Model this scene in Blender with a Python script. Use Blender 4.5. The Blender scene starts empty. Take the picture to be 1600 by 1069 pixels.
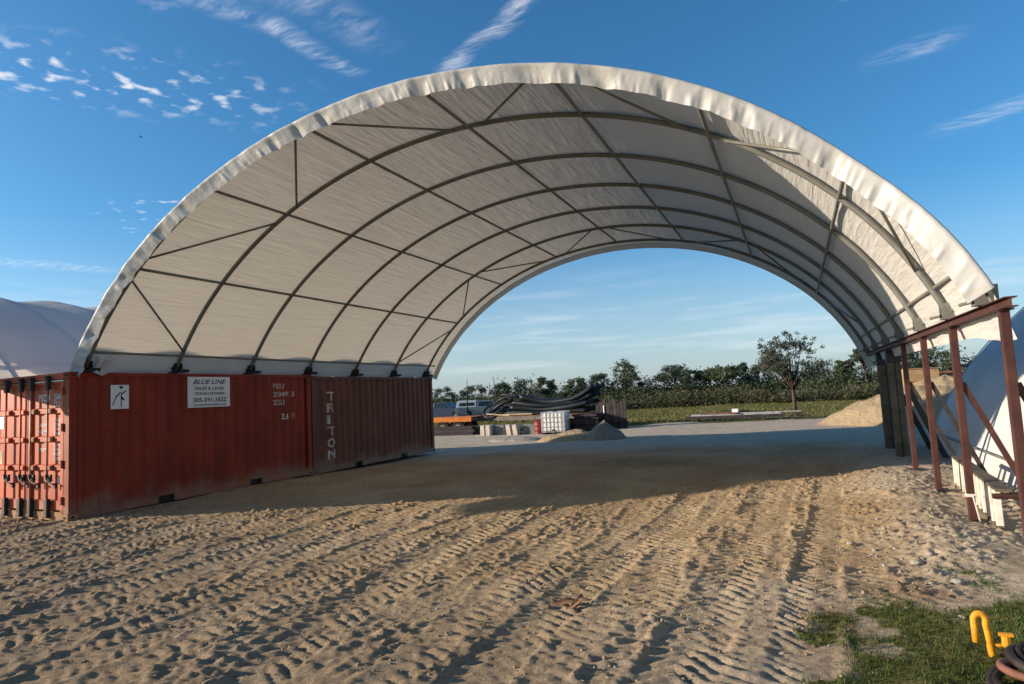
import bpy, bmesh, math, random
import numpy as np
from mathutils import Vector, Matrix

scene = bpy.context.scene
R = math.radians
rng = np.random.default_rng(7)
random.seed(7)
COL = scene.collection

# ------------------------------------------------------------------ camera
cam_data = bpy.data.cameras.new('camera')
cam = bpy.data.objects.new('camera', cam_data)
COL.objects.link(cam)
scene.camera = cam
cam_data.sensor_width = 36.0
cam_data.lens = 989.1 * 36.0 / 1600.0
cam_data.clip_start = 0.05
cam_data.clip_end = 6000
YAW, PIT, ROL = -0.4175, 0.0837, -0.0508
fw = np.array([math.sin(YAW) * math.cos(PIT), math.cos(YAW) * math.cos(PIT), math.sin(PIT)])
r0 = np.array([math.cos(YAW), -math.sin(YAW), 0.0])
u0 = np.cross(r0, fw)
rt = r0 * math.cos(ROL) + u0 * math.sin(ROL)
up = -r0 * math.sin(ROL) + u0 * math.cos(ROL)
M = Matrix(((rt[0], up[0], -fw[0], 11.616), (rt[1], up[1], -fw[1], -6.976),
            (rt[2], up[2], -fw[2], 1.784), (0, 0, 0, 1)))
cam.matrix_world = M

# ------------------------------------------------------------------ sun, sky
SUN_AZ, SUN_EL = 63.0, 14.0          # azimuth from -Y towards -X
S = Vector((-math.sin(R(SUN_AZ)) * math.cos(R(SUN_EL)), -math.cos(R(SUN_AZ)) * math.cos(R(SUN_EL)), math.sin(R(SUN_EL))))
sun_data = bpy.data.lights.new('sun', 'SUN')
sun_data.energy = 3.9
sun_data.angle = R(0.6)
sun_data.color = (1.0, 0.83, 0.64)
sun = bpy.data.objects.new('sun', sun_data)
COL.objects.link(sun)
sun.rotation_euler = S.to_track_quat('Z', 'Y').to_euler()
sun.location = (0, 0, 60)

scene.view_settings.view_transform = 'Standard'
scene.view_settings.look = 'None'
scene.view_settings.exposure = 1.07
scene.view_settings.gamma = 1.0

world = bpy.data.worlds.new('World')
scene.world = world
world.use_nodes = True


class NT:
    """small helper to wire nodes"""
    def __init__(self, tree):
        self.t = tree

    def n(self, kind, **kw):
        nd = self.t.nodes.new(kind)
        for k, v in kw.items():
            setattr(nd, k, v)
        return nd

    def put(self, sock, val):
        if isinstance(val, bpy.types.NodeSocket):
            self.t.links.new(val, sock)
        else:
            sock.default_value = val

    def math(self, op, a, b=0.0, c=0.0, clamp=False):
        nd = self.n('ShaderNodeMath', operation=op, use_clamp=clamp)
        self.put(nd.inputs[0], a)
        self.put(nd.inputs[1], b)
        self.put(nd.inputs[2], c)
        return nd.outputs[0]

    def vmath(self, op, a, b=None, out=0):
        nd = self.n('ShaderNodeVectorMath', operation=op)
        self.put(nd.inputs[0], a)
        if b is not None:
            self.put(nd.inputs[1], b)
        return nd.outputs[out]

    def noise(self, vec, scale, detail=4.0, rough=0.55, dist=0.0, out=0):
        nd = self.n('ShaderNodeTexNoise')
        if vec is not None:
            self.put(nd.inputs['Vector'], vec)
        nd.inputs['Scale'].default_value = scale
        nd.inputs['Detail'].default_value = detail
        nd.inputs['Roughness'].default_value = rough
        nd.inputs['Distortion'].default_value = dist
        return nd.outputs[out]

    def mapr(self, v, a, b, c=0.0, d=1.0, smooth=True):
        nd = self.n('ShaderNodeMapRange', interpolation_type='SMOOTHSTEP' if smooth else 'LINEAR')
        self.put(nd.inputs[0], v)
        for i, x in enumerate((a, b, c, d)):
            self.put(nd.inputs[1 + i], x)
        return nd.outputs[0]

    def mix(self, fac, a, b, blend='MIX'):
        nd = self.n('ShaderNodeMix', data_type='RGBA', blend_type=blend)
        self.put(nd.inputs[0], fac)
        self.put(nd.inputs[6], a if isinstance(a, bpy.types.NodeSocket) else (*a, 1.0))
        self.put(nd.inputs[7], b if isinstance(b, bpy.types.NodeSocket) else (*b, 1.0))
        return nd.outputs[2]

    def mapping(self, vec, scale=(1, 1, 1), rot=(0, 0, 0), loc=(0, 0, 0)):
        nd = self.n('ShaderNodeMapping')
        self.put(nd.inputs[0], vec)
        nd.inputs['Scale'].default_value = scale
        nd.inputs['Rotation'].default_value = rot
        nd.inputs['Location'].default_value = loc
        return nd.outputs[0]


def build_world():
    w = NT(world.node_tree)
    sky = w.n('ShaderNodeTexSky', sky_type='NISHITA', sun_disc=False)
    sky.sun_elevation = R(SUN_EL)
    sky.sun_rotation = R(180 + SUN_AZ)
    sky.air_density = 1.0
    sky.dust_density = 1.0
    sky.ozone_density = 6.0
    geo = w.n('ShaderNodeTexCoord')
    d = geo.outputs['Generated']
    sep = w.n('ShaderNodeSeparateXYZ')
    w.put(sep.inputs[0], d)
    z = w.math('MAXIMUM', sep.outputs[2], 0.02)
    comb = w.n('ShaderNodeCombineXYZ')
    w.put(comb.inputs[0], w.math('DIVIDE', sep.outputs[0], z))
    w.put(comb.inputs[1], w.math('DIVIDE', sep.outputs[1], z))
    p = comb.outputs[0]                      # position on a flat cloud layer
    warp = w.vmath('SCALE', w.vmath('SUBTRACT', w.noise(p, 3.5, 3, out=1), (0.5, 0.5, 0.5)), None)
    warp.node.inputs['Scale'].default_value = 0.14
    pw = w.vmath('ADD', p, warp)

    def seg(a, b, wd, soft=1.0):             # fall-off around a line on the cloud layer
        ax, ay = a
        bx, by = b
        L = math.hypot(bx - ax, by - ay)
        ux, uy = (bx - ax) / L, (by - ay) / L
        rel = w.vmath('SUBTRACT', pw, (ax, ay, 0))
        t = w.vmath('DOT_PRODUCT', rel, (ux, uy, 0), out=1)
        n = w.math('ABSOLUTE', w.vmath('DOT_PRODUCT', rel, (-uy, ux, 0), out=1))
        m = w.mapr(n, wd, 0.0)
        e = w.math('MULTIPLY', w.mapr(t, -soft * wd, soft * wd), w.mapr(t, L + soft * wd, L - soft * wd))
        return w.math('MULTIPLY', m, e)

    fib = w.noise(w.mapping(pw, (1.6, 6.5, 1), (0, 0, R(35))), 4.0, 9, 0.68)
    puff = w.noise(p, 15.0, 3, 0.45)
    total = None
    for kind, a, b, wd, amp in CLOUDS:
        s_ = seg(a, b, wd)
        if kind == 'puff':
            c = w.math('MULTIPLY', s_, w.mapr(puff, 0.52, 0.74))
        else:
            c = w.math('MULTIPLY', s_, w.mapr(fib, 0.36, 0.76))
        c = w.math('MULTIPLY', c, amp)
        total = c if total is None else w.math('MAXIMUM', total, c)
    # thin far bands low over the horizon and a sparse scatter of puffs all round
    low = w.math('MULTIPLY', w.mapr(sep.outputs[2], 0.015, 0.05), w.mapr(sep.outputs[2], 0.22, 0.10))
    band = w.noise(w.mapping(d, (2.2, 2.2, 26.0)), 2.1, 6, 0.6)
    lowc = w.math('MULTIPLY', low, w.mapr(band, 0.46, 0.76, 0.0, 0.28))
    far = w.noise(p, 0.8, 3, 0.5)
    sc = w.math('MULTIPLY', w.mapr(far, 0.60, 0.72), w.mapr(puff, 0.56, 0.74, 0, 0.8))
    sc = w.math('MULTIPLY', sc, w.mapr(sep.outputs[2], 0.16, 0.28))
    total = w.math('MAXIMUM', total, w.math('MAXIMUM', lowc, sc), clamp=True)
    hsv = w.n('ShaderNodeHueSaturation')
    hsv.inputs['Saturation'].default_value = 1.06
    hsv.inputs['Value'].default_value = 1.0
    w.put(hsv.inputs['Color'], sky.outputs[0])
    haze = w.mapr(sep.outputs[2], 0.28, 0.0, 0.0, 0.50)
    base = w.mix(haze, w.mix(1.0, hsv.outputs[0], (0.70, 0.81, 0.72), 'MULTIPLY'), (2.6, 2.85, 3.15))
    colr = w.mix(total, base, (3.9, 3.9, 4.1))
    bg = world.node_tree.nodes['Background']
    w.put(bg.inputs[0], colr)
    bg.inputs[1].default_value = 0.128


# cloud streaks and puffs: (kind, start, end, width, amount) on the cloud layer
CLOUDS = [
    ('puff', (-2.15, 0.80), (-1.55, 1.50), 0.30, 0.85),
    ('cirrus', (-1.33, 0.80), (-1.19, 1.20), 0.08, 0.38), ('cirrus', (-1.19, 1.16), (-1.15, 1.50), 0.055, 0.50), ('cirrus', (-1.12, 1.00), (-0.98, 1.38), 0.11, 0.28),
    ('cirrus', (-0.92, 1.645), (-0.30, 1.29), 0.046, 0.62),
    ('cirrus', (0.33, 2.26), (0.49, 2.22), 0.10, 0.40), ('cirrus', (0.66, 3.05), (1.10, 2.75), 0.14, 0.45),
    ('cirrus', (-4.55, 2.20), (-4.25, 2.85), 0.22, 0.45),
]
build_world()

# ------------------------------------------------------------------ mesh helpers


class MB:
    def __init__(self):
        self.v = []
        self.f = []

    def add(self, v, f):
        o = len(self.v)
        self.v.extend([tuple(map(float, p)) for p in v])
        self.f.extend([tuple(i + o for i in q) for q in f])
        return self

    def box(self, c, s, rot=None, taper=1.0):
        hx, hy, hz = s[0] / 2, s[1] / 2, s[2] / 2
        pts = []
        for zz in (-1, 1):
            k = taper if zz > 0 else 1.0
            for xx, yy in ((-1, -1), (1, -1), (1, 1), (-1, 1)):
                q = Vector((xx * hx * k, yy * hy * k, zz * hz))
                if rot is not None:
                    q = rot @ q
                pts.append((q.x + c[0], q.y + c[1], q.z + c[2]))
        return self.add(pts, [(0, 3, 2, 1), (4, 5, 6, 7), (0, 1, 5, 4), (1, 2, 6, 5), (2, 3, 7, 6), (3, 0, 4, 7)])

    def bar(self, a, b, w, h, upv=(0, 0, 1)):
        a, b = Vector(a), Vector(b)
        d = b - a
        L = d.length
        d.normalize()
        u = Vector(upv)
        if abs(d.dot(u)) > 0.95:
            u = Vector((1, 0, 0))
        s = d.cross(u).normalized()
        t = s.cross(d)
        rot = Matrix((s, d, t)).transposed()
        return self.box((a + b) / 2, (w, L, h), rot)

    def tube(self, pts, r, n=8, caps=True):
        P = [Vector(p) for p in pts]
        m = len(P)
        rr = r if hasattr(r, '__len__') else [r] * m
        vs, fs = [], []
        prev = None
        for i in range(m):
            d = (P[min(i + 1, m - 1)] - P[max(i - 1, 0)]).normalized()
            if prev is None:
                a = Vector((0, 0, 1)) if abs(d.z) < 0.9 else Vector((1, 0, 0))
                s = d.cross(a).normalized()
            else:
                s = (prev - d * prev.dot(d)).normalized()
            prev = s
            t = d.cross(s)
            for k in range(n):
                an = 2 * math.pi * k / n
                vs.append(P[i] + (s * math.cos(an) + t * math.sin(an)) * rr[i])
        for i in range(m - 1):
            for k in range(n):
                k2 = (k + 1) % n
                fs.append((i * n + k, i * n + k2, (i + 1) * n + k2, (i + 1) * n + k))
        if caps:
            fs.append(tuple(range(n - 1, -1, -1)))
            fs.append(tuple((m - 1) * n + k for k in range(n)))
        return self.add(vs, fs)

    def prism(self, poly, a, b, axis='x'):
        """polygon (two coordinates) drawn out from a to b along an axis"""
        n = len(poly)
        mk = {'x': lambda t, p: (t, p[0], p[1]), 'y': lambda t, p: (p[0], t, p[1]), 'z': lambda t, p: (p[0], p[1], t)}[axis]
        v = [mk(a, p) for p in poly] + [mk(b, p) for p in poly]
        f = [tuple(range(n))[::-1], tuple(range(n, 2 * n))] + [(i, (i + 1) % n, n + (i + 1) % n, n + i) for i in range(n)]
        return self.add(v, f)

    def mesh(self, name):
        me = bpy.data.meshes.new(name)
        me.from_pydata(self.v, [], self.f)
        me.validate()
        bm = bmesh.new()
        bm.from_mesh(me)
        bmesh.ops.recalc_face_normals(bm, faces=bm.faces)
        bm.to_mesh(me)
        bm.free()
        return me

    def build(self, name, mat, parent=None, smooth=False, bevel=0.0, **tags):
        me = self.mesh(name)
        if bevel:
            bm = bmesh.new()
            bm.from_mesh(me)
            bmesh.ops.bevel(bm, geom=list(bm.edges), offset=bevel, segments=2, affect='EDGES', profile=0.6)
            bm.to_mesh(me)
            bm.free()
        return link(name, me, mat, parent, smooth, **tags)


def link(name, me, mat, parent=None, smooth=False, label=None, cat=None, group=None, kind=None):
    o = bpy.data.objects.new(name, me)
    COL.objects.link(o)
    if mat is not None and me is not None and not me.materials:
        me.materials.append(mat)
    if smooth and me is not None:
        me.polygons.foreach_set('use_smooth', [True] * len(me.polygons))
    if parent is not None:
        o.parent = parent
    if label:
        o['label'] = label
    if cat:
        o['category'] = cat
    if group:
        o['group'] = group
    if kind:
        o['kind'] = kind
    return o


def thing(name, label, cat, loc=(0, 0, 0), rz=0.0, group=None):
    o = link(name, None, None, None, False, label, cat, group)
    o.location = loc
    o.rotation_euler = (0, 0, rz)
    o.empty_display_size = 0.2
    return o


def np_mesh(name, V, F):
    """fast mesh from numpy vertices and equal-sized faces"""
    me = bpy.data.meshes.new(name)
    k = F.shape[1]
    me.vertices.add(len(V))
    me.vertices.foreach_set('co', np.asarray(V, np.float32).ravel())
    me.loops.add(F.size)
    me.loops.foreach_set('vertex_index', F.ravel().astype(np.int32))
    me.polygons.add(len(F))
    me.polygons.foreach_set('loop_start', np.arange(0, F.size, k, dtype=np.int32))
    me.update(calc_edges=True)
    me.validate()
    return me


def grid_faces(nu, nv):
    a = np.arange(nu * nv).reshape(nu, nv)
    return np.stack([a[:-1, :-1], a[1:, :-1], a[1:, 1:], a[:-1, 1:]], -1).reshape(-1, 4)


_lat = {}


def vnoise(x, y, seed=0):
    """smooth value noise in 0..1"""
    if seed not in _lat:
        _lat[seed] = np.random.default_rng(seed + 100).random((256, 256))
    L = _lat[seed]
    xi = np.floor(x).astype(int)
    yi = np.floor(y).astype(int)
    fx = x - xi
    fy = y - yi
    fx = fx * fx * (3 - 2 * fx)
    fy = fy * fy * (3 - 2 * fy)
    a = L[xi % 256, yi % 256]
    b = L[(xi + 1) % 256, yi % 256]
    c = L[xi % 256, (yi + 1) % 256]
    d = L[(xi + 1) % 256, (yi + 1) % 256]
    return (a * (1 - fx) + b * fx) * (1 - fy) + (c * (1 - fx) + d * fx) * fy


def fbm(x, y, seed=0, oct=4, gain=0.5):
    s, amp, tot = 0, 1.0, 0.0
    for i in range(oct):
        s = s + amp * vnoise(x * 2 ** i + 17.3 * i, y * 2 ** i - 9.1 * i, seed + i)
        tot += amp
        amp *= gain
    return s / tot


def sstep(a, b, x):
    t = np.clip((x - a) / (b - a), 0, 1)
    return t * t * (3 - 2 * t)


# ------------------------------------------------------------------ materials
def material(name):
    m = bpy.data.materials.new(name)
    m.use_nodes = True
    t = NT(m.node_tree)
    bs = m.node_tree.nodes['Principled BSDF']
    return m, t, bs


def plain(name, col, rough=0.6, metal=0.0, var=0.25, scale=6.0, spec=0.3, dirt=None, dirt_amt=0.5, bump=0.0, bscale=40.0, per_obj=0.0):
    """painted / raw surface with worn, uneven colour"""
    m, t, bs = material(name)
    tc = t.n('ShaderNodeTexCoord').outputs['Object']
    n1 = t.noise(tc, scale, 6, 0.6)
    dark = tuple(c * (1 - var) for c in col)
    lite = tuple(min(1, c * (1 + var * 0.6)) for c in col)
    c = t.mix(t.mapr(n1, 0.3, 0.7), dark, lite)
    if dirt:
        n2 = t.noise(tc, scale * 0.55, 8, 0.7, 0.4)
        c = t.mix(t.mapr(n2, 0.5, 0.72, 0, dirt_amt), c, dirt)
    if per_obj:
        oi = t.n('ShaderNodeObjectInfo').outputs['Random']
        c = t.mix(1.0, c, t.mix(oi, (1 - per_obj,) * 3, (1 + per_obj,) * 3), 'MULTIPLY')
    t.put(bs.inputs['Base Color'], c)
    bs.inputs['Roughness'].default_value = rough
    bs.inputs['Metallic'].default_value = metal
    bs.inputs['Specular IOR Level'].default_value = spec
    if bump:
        b = t.n('ShaderNodeBump')
        b.inputs['Strength'].default_value = bump
        b.inputs['Distance'].default_value = 0.01
        t.put(b.inputs['Height'], t.noise(tc, bscale, 4))
        t.put(bs.inputs['Normal'], b.outputs[0])
    return m


def fabric_mat(name, col, trans, dirt=0.15, wr=1.0):
    m = bpy.data.materials.new(name)
    m.use_nodes = True
    t = NT(m.node_tree)
    m.node_tree.nodes.remove(m.node_tree.nodes['Principled BSDF'])
    out = m.node_tree.nodes['Material Output']
    tc = t.n('ShaderNodeTexCoord').outputs['Object']
    big = t.noise(tc, 0.5, 5, 0.6)
    c = t.mix(t.mapr(big, 0.35, 0.75, 0, dirt), col, tuple(x * y for x, y in zip(col, (0.72, 0.68, 0.60))))
    # wrinkles: fine slanting pulls plus broad slack
    w1 = t.noise(t.mapping(tc, (4.5, 0.55, 6.5), (R(8), R(0), R(10))), 1.6, 3, 0.5, 0.5)
    w2 = t.noise(t.mapping(tc, (9, 1.2, 13.0), (R(-14), R(5), R(-6))), 1.5, 3, 0.5, 0.3)
    w3 = t.noise(tc, 1.1, 3)
    w4 = t.noise(tc, 60, 2)
    h = t.math('ADD', t.math('MULTIPLY', w1, 0.9), t.math('ADD', t.math('MULTIPLY', w2, 0.5), t.math('ADD', t.math('MULTIPLY', w3, 0.8), t.math('MULTIPLY', w4, 0.03))))
    b = t.n('ShaderNodeBump')
    b.inputs['Strength'].default_value = 0.5 * wr
    b.inputs['Distance'].default_value = 0.05
    t.put(b.inputs['Height'], h)
    df = t.n('ShaderNodeBsdfDiffuse')
    t.put(df.inputs['Color'], c)
    t.put(df.inputs['Normal'], b.outputs[0])
    tr = t.n('ShaderNodeBsdfTranslucent')
    t.put(tr.inputs['Color'], t.mix(1.0, c, (1.0, 0.92, 0.80), 'MULTIPLY'))
    t.put(tr.inputs['Normal'], b.outputs[0])
    gl = t.n('ShaderNodeBsdfGlossy')
    gl.inputs['Roughness'].default_value = 0.42
    gl.inputs['Color'].default_value = (1, 1, 1, 1)
    t.put(gl.inputs['Normal'], b.outputs[0])
    m1 = t.n('ShaderNodeMixShader')
    m1.inputs[0].default_value = trans
    t.put(m1.inputs[1], df.outputs[0])
    t.put(m1.inputs[2], tr.outputs[0])
    m2 = t.n('ShaderNodeMixShader')
    m2.inputs[0].default_value = 0.03
    t.put(m2.inputs[1], m1.outputs[0])
    t.put(m2.inputs[2], gl.outputs[0])
    t.put(out.inputs[0], m2.outputs[0])
    return m


def leaf_mat(name, c1, c2, trans=0.38):
    m = bpy.data.materials.new(name)
    m.use_nodes = True
    t = NT(m.node_tree)
    bs = m.node_tree.nodes['Principled BSDF']
    out = m.node_tree.nodes['Material Output']
    g = t.n('ShaderNodeNewGeometry')
    tc = t.n('ShaderNodeTexCoord').outputs['Object']
    big = t.noise(tc, 0.35, 3)
    c = t.mix(g.outputs['Random Per Island'], c1, c2)
    c = t.mix(t.mapr(big, 0.4, 0.65, 0, 0.6), c, tuple(x * 0.5 + y * 0.9 for x, y in zip(c1, (0.03, 0.02, 0.0))))
    t.put(bs.inputs['Base Color'], c)
    bs.inputs['Roughness'].default_value = 0.65
    bs.inputs['Specular IOR Level'].default_value = 0.2
    tr = t.n('ShaderNodeBsdfTranslucent')
    t.put(tr.inputs['Color'], c)
    mx = t.n('ShaderNodeMixShader')
    mx.inputs[0].default_value = trans
    t.put(mx.inputs[1], bs.outputs[0])
    t.put(mx.inputs[2], tr.outputs[0])
    t.put(out.inputs[0], mx.outputs[0])
    return m


def corr_paint(name, col, dirt, amt=0.5, dust=(0.30, 0.24, 0.17)):
    """container paint: faded, streaked with rust and dusty along the ground"""
    m, t, bs = material(name)
    tc = t.n('ShaderNodeTexCoord').outputs['Object']
    n1 = t.noise(tc, 1.3, 6, 0.6)
    st = t.noise(t.mapping(tc, (7, 7, 0.5)), 1.4, 6, 0.65)
    sp = t.noise(tc, 9.0, 8, 0.72, 0.6)
    c = t.mix(t.mapr(n1, 0.3, 0.7), tuple(x * 0.78 for x in col), tuple(min(1, x * 1.18) for x in col))
    c = t.mix(t.mapr(st, 0.46, 0.70, 0, amt * 1.3), c, dirt)
    c = t.mix(t.mapr(sp, 0.595, 0.70, 0, 0.75), c, (0.10, 0.045, 0.025))
    sz = t.n('ShaderNodeSeparateXYZ')
    t.put(sz.inputs[0], tc)
    dn = t.math('ADD', sz.outputs[2], t.math('MULTIPLY', t.noise(tc, 2.3, 5), -0.9))
    c = t.mix(t.mapr(dn, 0.02, -0.45, 0, 0.45), c, dust)
    t.put(bs.inputs['Base Color'], c)
    bs.inputs['Roughness'].default_value = 0.55
    bs.inputs['Specular IOR Level'].default_value = 0.3
    b = t.n('ShaderNodeBump')
    b.inputs['Strength'].default_value = 0.25
    b.inputs['Distance'].default_value = 0.01
    t.put(b.inputs['Height'], t.math('ADD', t.noise(tc, 3.0, 3), t.math('MULTIPLY', sp, 0.4)))
    t.put(bs.inputs['Normal'], b.outputs[0])
    return m


MAT = {}
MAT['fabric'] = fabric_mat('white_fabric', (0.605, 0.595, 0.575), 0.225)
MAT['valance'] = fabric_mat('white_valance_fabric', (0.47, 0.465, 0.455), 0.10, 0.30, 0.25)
MAT['fabric_side'] = fabric_mat('white_side_fabric', (0.58, 0.585, 0.60), 0.16, 0.3, 0.9)
MAT['fabric_left'] = fabric_mat('pale_translucent_fabric', (0.82, 0.82, 0.82), 0.48, 0.12, 0.5)
MAT['galv'] = plain('galvanised_pipe', (0.17, 0.17, 0.155), 0.5, 0.2, 0.2, 3.0, 0.4)
MAT['dark_steel'] = plain('dark_steel', (0.045, 0.04, 0.04), 0.6, 0.3, 0.4, 9.0, 0.3, (0.12, 0.06, 0.03), 0.5)
MAT['primer'] = plain('red_primer_steel', (0.066, 0.026, 0.022), 0.62, 0.0, 0.25, 5.0, 0.25, (0.10, 0.05, 0.035), 0.6)
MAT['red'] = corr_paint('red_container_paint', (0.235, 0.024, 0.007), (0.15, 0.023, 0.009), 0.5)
MAT['door_red_lit'] = corr_paint('container_red_sunlit_tone', (0.47, 0.082, 0.030), (0.34, 0.09, 0.045), 0.5)  # the container red again, its sunlit brightness on the doors put into the colour
MAT['brown'] = corr_paint('brown_container_paint', (0.155, 0.050, 0.028), (0.095, 0.04, 0.025), 0.6)
MAT['frame_dusty'] = plain('dusty_sill_paint', (0.33, 0.17, 0.09), 0.7, 0, 0.3, 6.0, 0.2, (0.16, 0.07, 0.04), 0.7)
MAT['white_paint'] = plain('white_lettering', (0.72, 0.70, 0.66), 0.6, 0, 0.12, 14.0)
MAT['grey_letter'] = plain('faded_white_lettering', (0.56, 0.52, 0.47), 0.7, 0, 0.3, 9.0, 0.2, (0.25, 0.12, 0.08), 0.5)
MAT['sign_white'] = plain('white_sign_board', (0.72, 0.73, 0.74), 0.5, 0, 0.08, 3.0)
MAT['sign_ink'] = plain('dark_blue_ink', (0.02, 0.025, 0.07), 0.5, 0, 0.1)
MAT['rubber'] = plain('black_rubber', (0.02, 0.02, 0.022), 0.75, 0, 0.3, 8.0, 0.2)
MAT['glass'] = plain('dark_window_glass', (0.02, 0.025, 0.03), 0.08, 0, 0.1, 2.0, 0.6)
MAT['silver'] = plain('silver_car_paint', (0.20, 0.22, 0.25), 0.3, 0.2, 0.08, 2.0, 0.5)
MAT['car_white'] = plain('white_car_paint', (0.52, 0.53, 0.53), 0.35, 0, 0.08, 2.0, 0.5)
MAT['car_blue'] = plain('dark_blue_car_paint', (0.02, 0.035, 0.075), 0.35, 0, 0.1, 2.0, 0.5)
MAT['orange'] = plain('orange_trailer_paint', (0.55, 0.16, 0.02), 0.55, 0, 0.25, 4.0, 0.3, (0.2, 0.07, 0.02), 0.5)
MAT['grey_steel'] = plain('weathered_grey_steel', (0.16, 0.14, 0.125), 0.7, 0.1, 0.3, 5.0, 0.3, (0.12, 0.06, 0.03), 0.6)
MAT['concrete'] = plain('pale_concrete', (0.50, 0.46, 0.39), 0.9, 0, 0.25, 5.0, 0.2, (0.25, 0.22, 0.18), 0.5, 0.4, 30)
MAT['concrete_dark'] = plain('grey_concrete', (0.17, 0.17, 0.17), 0.9, 0, 0.25, 5.0, 0.2, None, 0.5, 0.4, 30)
MAT['drum_red'] = plain('red_drum_paint', (0.16, 0.022, 0.022), 0.5, 0, 0.2, 5.0, 0.3, (0.12, 0.04, 0.03), 0.5)
MAT['tote'] = plain('cloudy_white_plastic', (0.70, 0.71, 0.70), 0.4, 0, 0.1, 3.0, 0.4)
MAT['hdpe'] = plain('black_plastic_pipe', (0.008, 0.012, 0.017), 0.5, 0, 0.3, 2.0, 0.3, (0.022, 0.030, 0.034), 0.4, per_obj=0.3)
MAT['pallet_dark'] = plain('dark_stained_timber', (0.05, 0.04, 0.045), 0.85, 0, 0.35, 7.0, 0.2, per_obj=0.3)
MAT['timber'] = plain('grey_weathered_timber', (0.12, 0.10, 0.07), 0.85, 0, 0.4, 4.0, 0.2, (0.08, 0.075, 0.055), 0.7, 0.4, 20)
MAT['board'] = plain('brown_boards', (0.16, 0.085, 0.05), 0.8, 0, 0.35, 5.0, 0.2, per_obj=0.3)
MAT['pale_board'] = plain('pale_new_lumber', (0.52, 0.42, 0.27), 0.8, 0, 0.2, 5.0, 0.2, per_obj=0.2)
MAT['alu'] = plain('dull_aluminium', (0.50, 0.51, 0.51), 0.5, 0.35, 0.25, 4.0, 0.4, (0.28, 0.25, 0.21), 0.6)
MAT['plywood'] = plain('tan_plywood', (0.36, 0.24, 0.13), 0.8, 0, 0.25, 3.0, 0.2)
MAT['picket'] = plain('chalky_white_picket', (0.68, 0.62, 0.54), 0.7, 0, 0.2, 9.0, 0.2, (0.32, 0.20, 0.12), 0.5)
MAT['yellow'] = plain('yellow_pipe_paint', (0.66, 0.30, 0.018), 0.6, 0, 0.3, 16.0, 0.25, (0.22, 0.12, 0.05), 0.85)
MAT['hose'] = plain('brown_black_hose', (0.028, 0.022, 0.02), 0.55, 0, 0.4, 5.0, 0.3, (0.10, 0.06, 0.045), 0.4, per_obj=0.3)
MAT['hose_red'] = plain('dusty_red_hose', (0.20, 0.085, 0.06), 0.6, 0, 0.3, 6.0, 0.3, (0.08, 0.05, 0.04), 0.6)
MAT['strap'] = plain('white_strap', (0.62, 0.58, 0.54), 0.8, 0, 0.1)
MAT['bark'] = plain('grey_brown_bark', (0.085, 0.06, 0.05), 0.9, 0, 0.35, 6.0, 0.1, None, 0.5, 0.5, 25)
MAT['snag'] = plain('dead_grey_wood', (0.06, 0.05, 0.05), 0.9, 0, 0.3, 6.0, 0.1)
MAT['leaf_grey'] = leaf_mat('grey_green_leaves', (0.070, 0.085, 0.062), (0.12, 0.135, 0.10))
MAT['leaf_dark'] = leaf_mat('dark_green_leaves', (0.050, 0.075, 0.050), (0.078, 0.103, 0.066))
MAT['leaf_mid'] = leaf_mat('mid_green_leaves', (0.068, 0.094, 0.048), (0.108, 0.130, 0.066))
MAT['leaf_olive'] = leaf_mat('olive_brown_scrub', (0.085, 0.095, 0.050), (0.140, 0.135, 0.078))
MAT['grass'] = leaf_mat('near_grass', (0.042, 0.100, 0.022), (0.125, 0.165, 0.05), 0.3)
MAT['straw'] = leaf_mat('field_grass', (0.11, 0.115, 0.03), (0.23, 0.20, 0.075), 0.3)


def sand_mat(name, col, amp=1.0, coarse=22.0):
    m, t, bs = material(name)
    tc = t.n('ShaderNodeTexCoord').outputs['Object']
    n1 = t.noise(tc, 1.4, 6, 0.6)
    n2 = t.noise(tc, coarse, 6, 0.7)
    c = t.mix(t.mapr(n1, 0.3, 0.7), tuple(x * 0.74 for x in col), tuple(min(1, x * 1.12) for x in col))
    c = t.mix(t.mapr(n2, 0.35, 0.75), tuple(x * 0.55 for x in col), c)
    t.put(bs.inputs['Base Color'], c)
    bs.inputs['Roughness'].default_value = 0.95
    bs.inputs['Specular IOR Level'].default_value = 0.1
    b = t.n('ShaderNodeBump')
    b.inputs['Strength'].default_value = 0.8 * amp
    b.inputs['Distance'].default_value = 0.05
    t.put(b.inputs['Height'], t.math('ADD', n2, t.math('MULTIPLY', t.noise(tc, 5, 5), 2.0)))
    t.put(bs.inputs['Normal'], b.outputs[0])
    return m


MAT['sand'] = sand_mat('tan_sand', (0.52, 0.40, 0.25))
MAT['dirt_grey'] = sand_mat('grey_crushed_rock', (0.36, 0.31, 0.25))
MAT['crumb'] = sand_mat('tan_dirt_crumbs', (0.44, 0.325, 0.20), 0.5, 40)
MAT['rock'] = sand_mat('pale_limestone', (0.46, 0.42, 0.36), 0.6, 30)


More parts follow.
